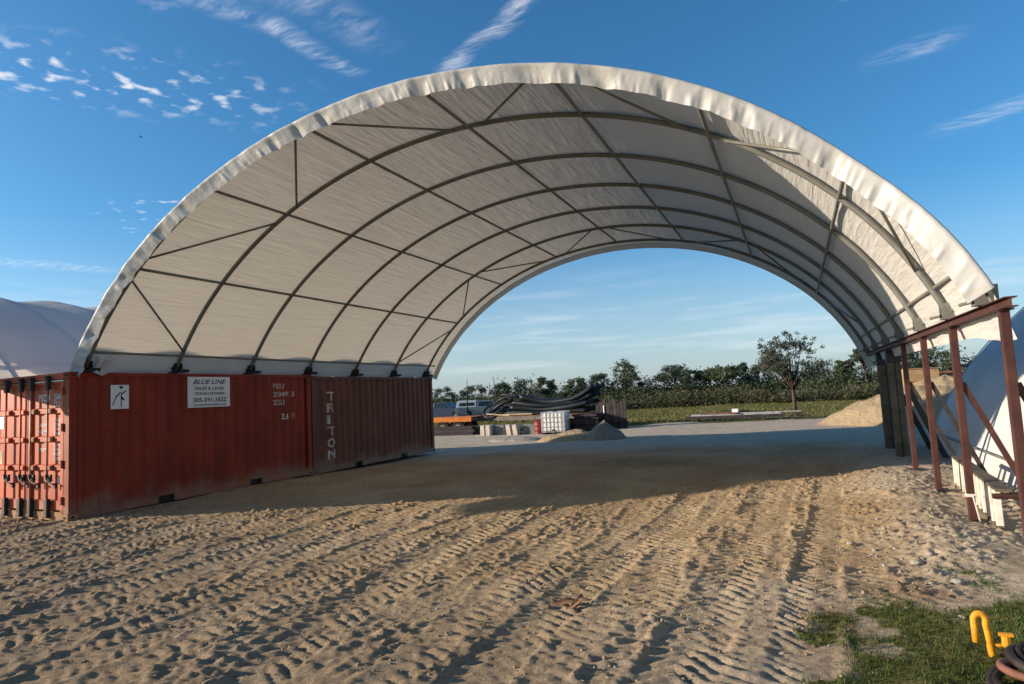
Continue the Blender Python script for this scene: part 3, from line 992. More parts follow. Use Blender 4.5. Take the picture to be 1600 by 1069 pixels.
def container(label, loc, paint, door_paint=None, rail=None):
    t = thing('shipping_container', label, 'container', loc)
    rail = rail or paint
    W = -WID
    wall_strip(-0.014, 1, 0.16, HGT - 0.085).build('side_wall', paint, t)
    wall_strip(W + 0.014, -1, 0.16, HGT - 0.085).build('side_wall', paint, t)
    # roof with shallow cross ribs
    m = MB()
    v, f = [], []
    ys = np.linspace(0.1, LEN - 0.1, 60)
    for i, y in enumerate(ys):
        zz = HGT - 0.03 - (0.018 if (i // 2) % 2 else 0)
        v += [(W + 0.05, y, zz), (-0.05, y, zz)]
    for i in range(len(ys) - 1):
        f.append((2 * i, 2 * i + 1, 2 * i + 3, 2 * i + 2))
    m.add(v, f).build('roof', paint, t)
    MB().box((W / 2, LEN - 0.06, 1.35), (WID - 0.3, 0.03, 2.3)).build('end_wall', paint, t)
    # rails
    for x in (-0.03, W + 0.03):
        MB().box((x, LEN / 2, HGT - 0.05), (0.06, LEN - 0.34, 0.07)).build('top_rail', rail, t)
        m = MB()                      # bottom rail, opened for the fork pockets
        edges = [0.17, 1.70, 2.06, LEN - 2.06, LEN - 1.70, LEN - 0.17]
        for a, b in zip(edges[0::2], edges[1::2]):
            m.box((x, (a + b) / 2, 0.10), (0.06, b - a, 0.155))
        for a, b in ((1.70, 2.06), (LEN - 2.06, LEN - 1.70)):
            m.box((x, (a + b) / 2, 0.165), (0.06, b - a, 0.025))
        m.build('bottom_rail', rail, t)
        for a in (1.70, LEN - 2.06):
            MB().box((x * 0.5 + W / 4, a + 0.18, 0.085), (WID / 2 - 0.16, 0.355, 0.13)).build('fork_pocket', MAT['dark_steel'], t)
    MB().box((W / 2, LEN / 2, 0.13), (WID - 0.2, LEN - 0.2, 0.05)).build('floor', MAT['pallet_dark'], t)
    for x in (-0.075, W + 0.075):
        for y in (0.075, LEN - 0.075):
            MB().box((x, y, HGT / 2), (0.146, 0.146, HGT - 0.24)).build('corner_post', rail, t, bevel=0.006)
            for z in (0.06, HGT - 0.06):
                c = MB()              # corner casting with its hand holes
                sx = 1 if x > W / 2 else -1
                sy = -1 if y < 1 else 1
                c.box((x, y, z), (0.162, 0.178, 0.118))
                ca = c.build('corner_casting', MAT['frame_dusty'] if (z < 1 and door_paint) else rail, t, bevel=0.006)
                h = MB().prism([(y + 0.032 * math.cos(a), z + 0.022 * math.sin(a)) for a in np.linspace(0, 2 * math.pi, 14)[:-1]], x + sx * 0.0815, x + sx * 0.0835)
                h.build('hand_hole', MAT['rubber'], ca)
                h = MB().prism([(x + 0.045 * math.cos(a), z + 0.024 * math.sin(a)) for a in np.linspace(0, 2 * math.pi, 14)[:-1]], y + sy * 0.0895, y + sy * 0.0915, 'y')
                h.build('hand_hole', MAT['rubber'], ca)
    # header and sill of both ends
    for y in (0.06, LEN - 0.06):
        MB().box((W / 2, y, HGT - 0.065), (WID - 0.33, 0.10, 0.11)).build('header', rail if y > 1 or not door_paint else door_paint, t)
        MB().box((W / 2, y, 0.085), (WID - 0.33, 0.12, 0.14)).build('sill', rail if y > 1 or not door_paint else MAT['frame_dusty'], t)
    if door_paint is None:
        MB().box((W / 2, 0.06, 1.35), (WID - 0.3, 0.03, 2.3)).build('end_wall', paint, t)
        return t
    # two door leaves
    for x0, x1, rods in ((-1.185, -0.165, (-0.547, -1.035)), (-2.273, -1.205, (-1.343, -1.799))):
        d = MB()
        w = x1 - x0
        cx = (x0 + x1) / 2
        zb, zt = 0.17, 2.455
        d.box((cx, 0.055, (zb + zt) / 2), (w, 0.03, zt - zb))
        for xx in (x0 + 0.04, x1 - 0.04):
            d.box((xx, 0.030, (zb + zt) / 2), (0.08, 0.05, zt - zb))
        for z0, z1 in ((zb, 0.36), (0.86, 0.98), (1.36, 1.48), (1.86, 1.98), (2.38, zt)):
            d.prism([(z0, 0.0405), (z0 + 0.02, 0.012), (z1 - 0.02, 0.012), (z1, 0.0405)], x0 + 0.078, x1 - 0.078)
            n = len(d.v)
            d.v[n - 8:] = [(a, c, b) for a, b, c in d.v[n - 8:]]
        leaf = d.build('door', door_paint, t)
        MB().box((cx, 0.004, zt - 0.010), (w, 0.012, 0.022)).build('gasket', MAT['white_paint'] if x1 > -1 else MAT['frame_dusty'], leaf)
        for xr in rods:
            MB().tube([(xr, -0.035, 0.10), (xr, -0.035, HGT - 0.08)], 0.0185, 10).build('lock_rod', MAT['silver_rod'] if xr > -1.1 else door_paint, leaf, True)
            MB().box((xr, -0.030, HGT - 0.18), (0.075, 0.07, 0.22)).box((xr, -0.045, HGT - 0.07), (0.10, 0.06, 0.05)).build('cam_keeper', MAT['dark_steel'], leaf, bevel=0.008)
            MB().box((xr, -0.030, 0.23), (0.085, 0.07, 0.30)).box((xr, -0.045, 0.085), (0.11, 0.06, 0.06)).build('cam_keeper', MAT['dark_steel'], leaf, bevel=0.008)
            for z in (0.92, 1.42, 1.92):
                MB().box((xr + 0.035, -0.018, z), (0.12, 0.05, 0.075)).build('rod_bracket', door_paint if xr < -1.1 else MAT['frame_dusty'], leaf, bevel=0.006)
            sg = 1 if xr == rods[1] else 1
            h = MB().tube([(xr, -0.06, 0.80), (xr + 0.05, -0.075, 0.72), (xr + 0.16, -0.075, 0.66), (xr + 0.24, -0.07, 0.64)], 0.016, 8)
            h.box((xr + 0.07, -0.025, 0.74), (0.07, 0.04, 0.12)).box((xr + 0.22, -0.025, 0.61), (0.05, 0.04, 0.09))
            h.build('door_handle', MAT['dark_steel'], leaf)
        hx = x1 - 0.005 if x1 > -1 else x0 + 0.005
        for z in (0.35, 0.98, 1.62, 2.26):
            MB().tube([(hx, -0.012, z - 0.07), (hx, -0.012, z + 0.07)], 0.022, 8).build('hinge', door_paint, leaf)
    return t


MAT['silver_rod'] = plain('scuffed_lock_rod', (0.34, 0.16, 0.11), 0.5, 0.1, 0.4, 8.0, 0.3, (0.5, 0.42, 0.38), 0.7)
ca = container('orange-red shipping container with door end toward the viewer, lettering and a white sign', (0, 0, 0), MAT['red'], MAT['door_red_lit'])
cb = container('brown shipping container with white vertical lettering, behind the red one', (0.0, LEN + 0.04, -0.03), MAT['brown'])

# lettering on the doors of the first container
D = lambda x0, z0, y=0.0: (lambda u, v: (x0 + u, y, z0 + v))
yd = 0.0365
put_text('lettering', 'FSCU', 0.17, ca, MAT['white_paint'], D(-0.93, 2.10, yd), 0.32)
put_text('lettering', '254497', 0.17, ca, MAT['white_paint'], D(-0.49, 2.10, yd), 0.245)
put_text('lettering', '22G1', 0.14, ca, MAT['white_paint'], D(-0.49, 1.985, yd - 0.001), 0.20)
for x0, z0, s in ((-0.49, 1.73, 'MAX.GR'), (-0.49, 1.65, '24000 KG'), (-0.49, 1.57, '52910 LB'), (-0.49, 1.49, 'TARE'),
                  (-0.49, 1.29, '2200 KG'), (-0.49, 1.21, '4850 LB'), (-0.49, 1.13, 'NET'), (-0.49, 1.05, '21800 KG'),
                  (-0.93, 1.65, 'CU.CAP'), (-0.93, 1.53, '33.2 M'), (-0.93, 1.21, '1172 FT')):
    put_text('lettering', s, 0.075, ca, MAT['white_paint'], D(x0, z0, yd), 0.235 if x0 > -0.6 else 0.22)
MB().box((-0.30, 0.034, 0.70), (0.13, 0.004, 0.10)).build('decal', MAT['sign_white'], ca)
MB().box((-2.11, 0.036, 1.78), (0.22, 0.004, 0.30)).build('notice_board', MAT['sign_white'], ca)
MB().box((-2.12, 0.036, 1.10), (0.19, 0.004, 0.24)).build('plate', MAT['pale_board'], ca)
# lettering on the long side
side_text(ca, 'lettering', 'FSCU', 0.17, 4.80, 2.24, MAT['grey_letter'], 0.34)
side_text(ca, 'lettering', '254497 3', 0.17, 4.80, 2.04, MAT['grey_letter'], 0.66)
side_text(ca, 'lettering', '22G1', 0.17, 4.80, 1.84, MAT['grey_letter'], 0.34)
side_text(ca, 'lettering', '2.6', 0.20, 5.06, 1.48, MAT['white_paint'], 0.20)
side_text(ca, 'lettering', '8', 0.17, 5.38, 1.50, MAT['yellow'], 0.09)
for k, chv in enumerate('TRITON'):
    side_text(cb, 'lettering', chv, 0.34, 0.62, 1.92 - k * 0.315, MAT['grey_letter'], 0.30 if chv != 'I' else 0.09)
# sign board and poster, hung on the side
sg = thing('sign_board', 'white rental sign with dark blue lettering and a phone number on red container', 'sign', (0.006, 2.36, 1.86))
MB().box((0.006, 0.54, 0.325), (0.012, 1.08, 0.65)).build('board', MAT['sign_white'], sg, bevel=0.002)
for s, size, y0, z0, wd, sh in (('BLUE LINE', 0.13, 0.13, 0.50, 0.84, 0.35), ('SALES & LEASE', 0.09, 0.17, 0.375, 0.74, 0),
                                ('STORAGE CONTAINERS', 0.085, 0.17, 0.265, 0.76, 0), ('305-591-1622', 0.13, 0.13, 0.115, 0.84, 0),
                                ('www.bluelinecontainers.com', 0.065, 0.13, 0.035, 0.84, 0)):
    put_text('lettering', s, size, sg, MAT['sign_ink'], lambda u, v, y0=y0, z0=z0: (0.0145, y0 + u, z0 + v), wd, sh)
ps = thing('poster', 'small white poster with a dark line drawing on red container side', 'poster', (0.006, 0.73, 1.90))
MB().box((0.004, 0.175, 0.225), (0.008, 0.35, 0.45)).build('sheet', MAT['sign_white'], ps, bevel=0.001)
pm = MB()
pm.box((0.0095, 0.20, 0.16), (0.002, 0.018, 0.26)).prism([(0.10, 0.20), (0.19, 0.30), (0.185, 0.325), (0.08, 0.22)], 0.0085, 0.0105)
pm.prism([(0.20, 0.26), (0.30, 0.33), (0.295, 0.35), (0.195, 0.29)], 0.0085, 0.0105).prism([(0.17, 0.38), (0.23, 0.38), (0.24, 0.42), (0.16, 0.43)], 0.0085, 0.0105)
pm.prism([(0.04, 0.06), (0.10, 0.20), (0.085, 0.21), (0.03, 0.08)], 0.0085, 0.0105).prism([(0.19, 0.20), (0.25, 0.15), (0.27, 0.17), (0.21, 0.24)], 0.0085, 0.0105)
pm.build('line_drawing', MAT['sign_ink'], ps)
g = gz(0.22, 0.42)
MB().tube([(0.22, 0.42, g - 0.1), (0.20, 0.41, g + 0.46)], 0.010, 6).build('stake', MAT['timber'], None, label='thin pale stake standing in the dirt beside the red container corner', cat='stake')


# ------------------------------------------------------------------ neighbouring shelters
def barrel(name, label, cx, cz, rad, ya, yb, bays, mat, inner, zb, sag):
    t = thing(name, label, 'shelter', (cx, (ya + yb) / 2, 0))
    inv = Matrix.Translation(-t.location)
    a0 = math.asin((zb - cz) / rad)
    ph = np.linspace(math.pi - a0, a0, 110)
    P, Y = np.meshgrid(ph, np.linspace(ya, yb, 140), indexing='ij')
    tt = (Y - ya) / (yb - ya) * bays
    rr = rad - sag * np.abs(np.sin(np.pi * tt)) ** 1.3 + (fbm(P * 10, Y * 0.7, 44, 3) - 0.5) * 0.05
    me = np_mesh('fabric_cover', np.stack([cx + rr * np.cos(P), Y, cz + rr * np.sin(P)], -1).reshape(-1, 3), grid_faces(110, 140))
    o = link('fabric_cover', me, mat, t, True)
    o.matrix_parent_inverse = inv
    for i in range(bays + 1):
        y = ya + i * (yb - ya) / bays
        if not inner and i not in (bays, bays - 4):
            continue
        dr = -0.07 if inner else 0.012
        pts = [(cx + (rad + dr) * math.cos(p), y, cz + (rad + dr) * math.sin(p)) for p in np.linspace(math.pi - a0, a0, 60)]
        o = MB().tube(pts, 0.045 if inner else 0.012, 8).build('rib' if inner else 'rope', MAT['galv'] if inner else MAT['alu'], t, True)
        o.matrix_parent_inverse = inv
    if inner:
        for q in np.linspace(0.06, 0.94, 8):
            a = math.pi - a0 + (2 * a0 - math.pi) * q
            x, z = cx + (rad - 0.25) * math.cos(a), cz + (rad - 0.25) * math.sin(a)
            o = MB().tube([(x, ya, z), (x, yb, z)], 0.035, 8).build('purlin', MAT['galv'], t, True)
            o.matrix_parent_inverse = inv
    else:
        for z in (0.42, 0.10):
            x = cx - math.sqrt((rad + 0.03) ** 2 - (z - cz) ** 2)
            o = MB().tube([(x, ya, z), (x, yb, z)], 0.022, 8).build('base_pipe', MAT['galv'], t, True)
            o.matrix_parent_inverse = inv
    return t


barrel('arched_shelter', 'neighbouring pale fabric barrel shelter seen beyond the left containers', -9.2, -4.40, 9.66, -3.1, 7.7, 6, MAT['fabric_left'], True, 2.62, 0.13)
for y in (-3.4, 2.7):
    container('brown container under the far side of the left-hand shelter, ' + ('nearer one' if y < 0 else 'farther one'), (-15.75, y, 0), MAT['brown'])['group'] = 'containers under the left-hand shelter'
barrel('arched_shelter', 'white fabric dome shelter behind the steel posts at right edge', 21.75, -2.8, 7.95, -3.0, 11.0, 7, MAT['fabric_side'], False, 0.0, 0.03)


# ------------------------------------------------------------------ heaps
def heap(name, label, cx, cy, rx, ry, h, mat, seed, peak=1.6, rz=0.0, lumps=0.12):
    nr, na = 46, 110
    r = np.linspace(0, 1.15, nr)
    a = np.linspace(0, 2 * np.pi, na, endpoint=False)
    Rr, A = np.meshgrid(r, a, indexing='ij')
    edge = 1 + 0.16 * (fbm(np.cos(A) * 1.6 + 5, np.sin(A) * 1.6 + 5, seed, 3) - 0.5) * 2
    x = Rr * np.cos(A) * rx * edge
    y = Rr * np.sin(A) * ry * edge
    prof = np.clip(1 - Rr, 0, 1) ** (1 / peak) if peak > 1 else np.clip(1 - Rr ** (1 / peak), 0, 1)
    prof = prof * sstep(1.0, 0.72, Rr) ** 0.45
    ang = np.stack([x, y], -1)
    z = h * prof * (1 + lumps * 2.5 * (fbm(x * 1.1 + 9, y * 1.1 + 4, seed + 2, 4) - 0.5))
    z = z + (fbm(x * 4, y * 4, seed + 5, 3) - 0.5) * 0.12 * np.clip(prof * 3, 0, 1) * h
    z = z - 0.08 * sstep(0.85, 1.1, Rr)
    V = np.stack([x, y, z], -1).reshape(-1, 3)
    idx = np.arange(nr * na).reshape(nr, na)
    F = np.stack([idx[:-1], idx[1:], np.roll(idx[1:], -1, 1), np.roll(idx[:-1], -1, 1)], -1).reshape(-1, 4)
    me = np_mesh(name, V, F)
    o = link(name, me, mat, None, True, label, 'heap')
    o.location = (cx, cy, gz(cx, cy))
    o.rotation_euler = (0, 0, rz)
    return o


heap('sand_heap', 'big tan sand heap behind the timber posts', 16.7, 21.2, 4.3, 2.8, 1.75, MAT['sand'], 200, 1.35)
heap('dirt_heap', 'low tan dirt heap trailing left of the grey cone', 3.7, 16.4, 1.5, 0.8, 0.42, MAT['sand'], 210, 1.4, 0.0, 0.3)
heap('rock_heap', 'grey crushed rock heap with a pointed top beside the tan dirt', 5.0, 16.0, 0.85, 0.75, 0.72, MAT['dirt_grey'], 220, 1.1, 0.2, 0.25)
heap('dirt_heap', 'small flat grey-brown dirt heap in front of the concrete slabs', 0.6, 17.6, 1.3, 0.7, 0.22, MAT['rock'], 230, 1.4, 0.0, 0.4)

# ------------------------------------------------------------------ yard clutter
def wheel(m_t, m_r, parent, x, y, z, r, w):
    n = 18
    c = [(y + r * math.cos(a), z + r * math.sin(a)) for a in np.linspace(0, 2 * math.pi, n, endpoint=False)]
    wl = MB().prism(c, x - w / 2, x + w / 2).build('wheel', m_t, parent, bevel=0.02)
    c = [(y + r * 0.55 * math.cos(a), z + r * 0.55 * math.sin(a)) for a in np.linspace(0, 2 * math.pi, n, endpoint=False)]
    MB().prism(c, x - w / 2 - 0.012, x + w / 2 + 0.012).build('rim', m_r, wl)


def pickup(label, loc, rz, body, cap=None):
    """length along local Y, front at +Y"""
    t = thing('pickup_truck', label, 'truck', loc, rz)
    low = [(-2.6, 0.45), (-1.95, 0.42), (-1.85, 0.72), (-1.55, 0.84), (-1.25, 0.72), (-1.15, 0.40), (1.15, 0.40), (1.25, 0.72), (1.55, 0.84), (1.85, 0.72), (1.95, 0.42), (2.6, 0.48), (2.62, 0.85), (2.45, 1.02), (1.25, 1.10), (-2.6, 1.10)]
    MB().prism(low, -0.9, 0.9).build('body', body, t, bevel=0.03)
    cab = MB()
    v = []
    for x0, x1, z in ((-0.88, 0.88, 1.10), (-0.74, 0.74, 1.66)):
        ya, yb = (-0.75, 1.25) if z < 1.2 else (-0.62, 0.55)
        v += [(x0, ya, z), (x1, ya, z), (x1, yb, z), (x0, yb, z)]
    cab.add(v, [(0, 3, 2, 1), (4, 5, 6, 7), (0, 1, 5, 4), (1, 2, 6, 5), (2, 3, 7, 6), (3, 0, 4, 7)])
    c = cab.build('cab', body, t, bevel=0.03)
    gl = MB()
    for sx in (-1, 1):
        gl.add([(sx * 0.872, -0.60, 1.16), (sx * 0.872, 0.98, 1.16), (sx * 0.776, 0.48, 1.57), (sx * 0.776, -0.52, 1.57)], [(0, 1, 2, 3)])
    gl.add([(-0.80, 1.215, 1.16), (0.80, 1.215, 1.16), (0.70, 0.66, 1.60), (-0.70, 0.66, 1.60)], [(0, 1, 2, 3)])
    gl.build('window', MAT['glass'], c)
    for sx in (-1, 1):
        MB().box((sx * 0.66, 2.58, 0.88), (0.32, 0.08, 0.14)).build('headlight', MAT['silver'], t, bevel=0.01)
        for y in (-1.55, 1.55):
            wheel(MAT['rubber'], MAT['silver'], t, sx * 0.80, y, 0.37, 0.37, 0.24)
    MB().box((0, 2.66, 0.52), (1.7, 0.12, 0.18)).build('bumper', MAT['silver'], t, bevel=0.02)
    if cap:
        k = MB()
        v = []
        for x0, x1, z, ya, yb in ((-0.88, 0.88, 1.11, -2.58, -0.78), (-0.74, 0.74, 1.72, -2.40, -0.74)):
            v += [(x0, ya, z), (x1, ya, z), (x1, yb, z), (x0, yb, z)]
        k.add(v, [(0, 3, 2, 1), (4, 5, 6, 7), (0, 1, 5, 4), (1, 2, 6, 5), (2, 3, 7, 6), (3, 0, 4, 7)])
        kk = k.build('bed_cap', cap, t, bevel=0.03)
        for sx in (-1, 1):
            MB().add([(sx * 0.865, -2.30, 1.24), (sx * 0.865, -0.95, 1.24), (sx * 0.797, -0.95, 1.52), (sx * 0.797, -2.20, 1.52)], [(0, 1, 2, 3)]).build('window', MAT['glass'], kk)
    return t


pickup('pickup truck with a white bed cap behind the orange trailer', (-13.9, 44.0, -0.20), R(-68), MAT['silver'], MAT['car_white'])
pickup('dark blue truck partly hidden behind the brown container', (-17.6, 43.0, -0.20), R(-84), MAT['car_blue'])


def trailer(name, label, loc, rz, length, width, deck_z, paint, deck):
    t = thing(name, label, 'trailer', loc, rz)
    for sx in (-1, 1):
        MB().box((0, sx * (width / 2 - 0.04), deck_z - 0.10), (length, 0.08, 0.20)).build('side_rail', paint, t)
    for k in range(6):
        MB().box((-length / 2 + 0.1 + k * (length - 0.2) / 5, 0, deck_z - 0.11), (0.08, width - 0.17, 0.14)).build('cross_member', MAT['grey_steel'], t)
    n = 8
    for k in range(n):
        MB().box((0, -width / 2 + (k + 0.5) * width / n, deck_z + 0.020), (length - 0.02, width / n - 0.02, 0.035)).build('deck_board', deck, t)
    for sx in (-1, 1):
        for dx in (-0.45, 0.45):
            w = MB().prism([(length * 0.15 + dx + 0.36 * math.cos(a), 0.36 + 0.36 * math.sin(a)) for a in np.linspace(0, 2 * math.pi, 18, endpoint=False)], sx * (width / 2 - 0.30), sx * (width / 2 - 0.08), 'y').build('wheel', MAT['rubber'], t)
            MB().prism([(length * 0.15 + dx + 0.18 * math.cos(a), 0.36 + 0.18 * math.sin(a)) for a in np.linspace(0, 2 * math.pi, 12, endpoint=False)], sx * (width / 2 - 0.31), sx * (width / 2 - 0.07), 'y').build('rim', MAT['grey_steel'], w)
    MB().bar((-length / 2, 0, deck_z - 0.12), (-length / 2 - 1.1, 0, deck_z - 0.18), 0.10, 0.10).build('drawbar', paint, t)
    return t


trailer('flatbed_trailer', 'orange flatbed trailer parked behind the brown container', (-5.9, 23.4, gz(-5.9, 23.4)), R(4), 3.6, 2.0, 0.86, MAT['orange'], MAT['orange'])
trailer('flatbed_trailer', 'grey flatbed trailer loaded with black pipes', (-1.0, 24.6, gz(-1, 24.6)), R(-3), 6.4, 2.2, 0.80, MAT['grey_steel'], MAT['board'])
for k, (y, z, dx, lab) in enumerate(((23.75, 0.90, -1.9, 'pale board lying on the near edge of the grey trailer'), (23.95, 0.96, -1.5, 'pale board tilted across the others on the grey trailer'), (23.66, 0.91, -3.0, 'short pale board at the left end of the grey trailer'))):
    MB().box((0, 0, 0), (1.7 - 0.2 * k, 0.16, 0.05), Matrix.Rotation(R(4 * k - 3), 3, 'Z') @ Matrix.Rotation(R(3 * k), 3, 'Y')).build('lumber_board', MAT['pale_board'], None, label=lab, cat='board', group='boards on the grey trailer').location = (dx, y, z + gz(-1, 24))
# sagging black pipes heaped on the trailer
PIPE_WORDS = ['topmost sagging black plastic pipe of the heap', 'second black pipe from the top of the heap', 'black pipe with its right end lifted high', 'teal-black pipe in the middle of the heap',
              'thick black pipe along the front of the heap', 'black pipe bowed low above the white tank', 'black pipe at the back of the heap', 'lowest black pipe lying on the trailer deck',
              'black pipe slanting down to the left', 'short black pipe crossing the left end of the heap', 'black pipe curling at the left of the heap', 'second lowest black pipe on the trailer']
for k in range(12):
    row = k // 3
    yy = 24.0 + 0.34 * (k % 3) + 0.1 * row
    zz = 0.98 + 0.245 * row + 0.03 * (k % 3)
    xs = np.linspace(-2.9 + 0.25 * row + 0.2 * (k % 2), 2.2 - 0.12 * (3 - row) + 0.15 * (k % 3), 22)
    t_ = (xs - xs[0]) / (xs[-1] - xs[0])
    sagz = -0.20 * np.sin(np.pi * np.clip(t_ * 1.05, 0, 1)) * (0.3 + 0.3 * row) + 0.16 * row * np.clip((t_ - 0.70) / 0.30, 0, 1) ** 1.6 + 0.10 * np.clip(0.25 - t_, 0, 1) * row
    pts = [(a, yy + 0.10 * math.sin(a * 1.3 + k), zz + b + 0.02 * math.sin(a * 2.5 + k * 2)) for a, b in zip(xs, sagz)]
    MB().tube(pts, 0.135 - 0.012 * (k % 3), 10).build('plastic_pipe', MAT['hdpe'], None, True, label=PIPE_WORDS[k], cat='pipe', group='black pipes heaped on the grey trailer').location = (0, 0, gz(-1, 24.6))
for k in range(5):                    # smaller loops of pipe at the left
    pts = [(-3.4 + 0.55 * k * 0.5 + (0.55 + 0.1 * k) * math.cos(a), 23.9 + 0.2 * k + 0.3 * math.sin(a), 1.10 + 0.13 * k + 0.34 * math.sin(a + k)) for a in np.linspace(0.2 * k, 5.6, 26)]
    MB().tube(pts, 0.06, 8).build('coiled_pipe', MAT['hdpe'], None, True, label=['lowest', 'second lowest', 'middle', 'second highest', 'highest'][k] + ' loop of thin black pipe at the left end of the pipe heap', cat='pipe', group='loops of pipe on the grey trailer').location = (0, 0, gz(-1, 24.6))

tp_ = heap('black_sheeting', 'crumpled black sheeting heaped on the left end of the grey trailer', -3.1, 24.9, 1.35, 0.75, 0.62, MAT['hdpe'], 240, 1.5, 0.0, 0.5)
tp_.location.z += 0.84
tp_['category'] = 'sheeting'
ts = thing('dark_fill_stack', 'low stack of dark timbers added to fill the dark area under the orange trailer', 'added stack', (-4.9, 22.2, gz(-4.9, 22.2)), R(3))  # made-up timbers, put in to darken the space beneath the trailer
for k in range(9):
    MB().box((0.08 * ((k * 5) % 3), -0.30 + 0.22 * (k % 3), 0.075 + 0.15 * (k // 3)), (2.5 + 0.2 * (k % 2), 0.20, 0.14)).build('beam', MAT['pallet_dark'], ts)
# upright concrete slabs
for k, (x, dx, lean, lab) in enumerate(((-2.66, 0, 0, 'left slab of the upright pair nearest the orange trailer'), (-2.36, 0, 0, 'right slab of the upright pair nearest the orange trailer'),
                                  (-1.22, 0, -8, 'left slab of the leaning pair near the red drums'), (-0.88, 0, -8, 'right slab of the leaning pair near the red drums'))):
    o = MB().box((0, 0, 0.26), (0.23, 0.62, 0.56), taper=0.96).build('concrete_slab', MAT['concrete'], None, bevel=0.015, label='pale concrete ' + lab, cat='concrete slab', group='upright concrete slabs')
    o.location = (x, 21.35, gz(x, 21.3) - 0.03)
    o.rotation_euler = (0, R(lean), 0)
for k, (x, lab) in enumerate(((-1.98, 'dark grey concrete block right of the first pale slabs'), (-0.28, 'dark grey concrete block between pale slabs and red drums'))):
    o = MB().box((0, 0, 0.25), (0.70, 0.7, 0.52), taper=0.95).build('concrete_block', MAT['concrete_dark'], None, bevel=0.02, label=lab, cat='concrete block', group='dark concrete blocks')
    o.location = (x, 21.7, gz(x, 21.7) - 0.03)
for k, (x, y, lab) in enumerate(((0.22, 21.5, 'red steel drum left of the white tank'), (0.02, 21.95, 'red steel drum behind the one beside the white tank'))):
    t = thing('steel_drum', lab, 'drum', (x, y, gz(x, y) - 0.02), 0, 'red drums by the white tank')
    n = 20
    prof = [(0.0, 0), (0.27, 0), (0.28, 0.02), (0.27, 0.04), (0.27, 0.20), (0.285, 0.22), (0.27, 0.24), (0.27, 0.42), (0.285, 0.44), (0.27, 0.46), (0.27, 0.63), (0.28, 0.65), (0.26, 0.655), (0.25, 0.635), (0, 0.635)]
    v, f = [], []
    for r_, z_ in prof:
        for q in range(n):
            v.append((r_ * math.cos(2 * math.pi * q / n), r_ * math.sin(2 * math.pi * q / n), z_))
    for a in range(len(prof) - 1):
        for q in range(n):
            f.append((a * n + q, a * n + (q + 1) % n, (a + 1) * n + (q + 1) % n, (a + 1) * n + q))
    MB().add(v, f).build('shell', MAT['drum_red'], t, True)
    MB().tube([(0.15, 0, 0.635), (0.15, 0, 0.67)], 0.035, 8).build('bung', MAT['grey_steel'], t)

# caged white tank
tk = thing('caged_tank', 'white plastic tank in a wire cage on a pallet before the black pipes', 'tank', (1.12, 21.3, gz(1.1, 21.3)), R(4))
MB().box((0, 0, 0.56), (1.06, 0.92, 0.86)).build('tank', MAT['tote'], tk, bevel=0.06)
MB().tube([(0.0, 0, 0.98), (0.0, 0, 1.05)], 0.11, 14).build('lid', MAT['rubber'], tk)
for k in range(7):
    x = -0.55 + k * 1.10 / 6
    for sy in (-0.485, 0.485):
        MB().tube([(x, sy, 0.12), (x, sy, 1.02)], 0.013, 6).build('cage_bar', MAT['alu'], tk)
for z in (0.16, 0.34, 0.56, 0.78, 1.02):
    MB().tube([(-0.56, -0.498, z), (0.56, -0.498, z), (0.56, 0.498, z), (-0.56, 0.498, z), (-0.56, -0.498, z)], 0.015, 6).build('cage_hoop', MAT['alu'], tk)
for k in range(3):
    MB().box((-0.45 + 0.45 * k, 0, 0.045), (0.12, 0.98, 0.09)).build('pallet_runner', MAT['pallet_dark'], tk)
MB().box((0, 0, 0.105), (1.12, 1.0, 0.025)).build('pallet_deck', MAT['alu'], tk)
MB().tube([(0, -0.47, 0.19), (0, -0.56, 0.17)], 0.045, 8).build('valve', MAT['drum_red'], tk)

# dark pallets and panels stacked right of the tank
for k in range(7):
    x, y = 2.45 + 0.06 * (k % 2), 22.1 + 0.05 * (k % 3)
    t = thing('pallet', ['lowest', 'second', 'third', 'fourth', 'fifth', 'sixth', 'topmost'][k] + (' pallet from the ground in the dark stack right of the tank' if 0 < k < 6 else ' pallet of the dark stack right of the tank'), 'pallet',
              (x, y, gz(2.4, 22) + k * 0.118), R(random.uniform(-4, 4)), 'dark pallets stacked right of the tank')
    for q in range(3):
        MB().box((0, -0.5 + 0.5 * q, 0.045), (1.2, 0.09, 0.085)).build('runner', MAT['pallet_dark'], t)
    for q in range(6):
        MB().box((-0.54 + 0.216 * q, 0, 0.10), (0.12, 1.1, 0.02)).build('slat', MAT['pallet_dark'], t)
t = thing('panel_rack', 'dark purple-brown upright boards forming a bin behind the rock heap', 'bin', (3.45, 22.7, gz(3.4, 22.7)), R(-4))
for k in range(9):
    MB().box((-0.68 + 0.17 * k, 0, 0.60 + 0.05 * ((k * 7) % 3)), (0.15, 0.05, 1.20 + 0.1 * ((k * 7) % 3))).build('board', MAT['pallet_dark'], t)
for z in (0.3, 0.95):
    MB().box((0, 0.05, z), (1.6, 0.05, 0.10)).build('cross_rail', MAT['pallet_dark'], t)
MB().box((-0.35, -0.06, 0.92), (0.05, 0.04, 0.42)).build('white_batten', MAT['sign_white'], t)

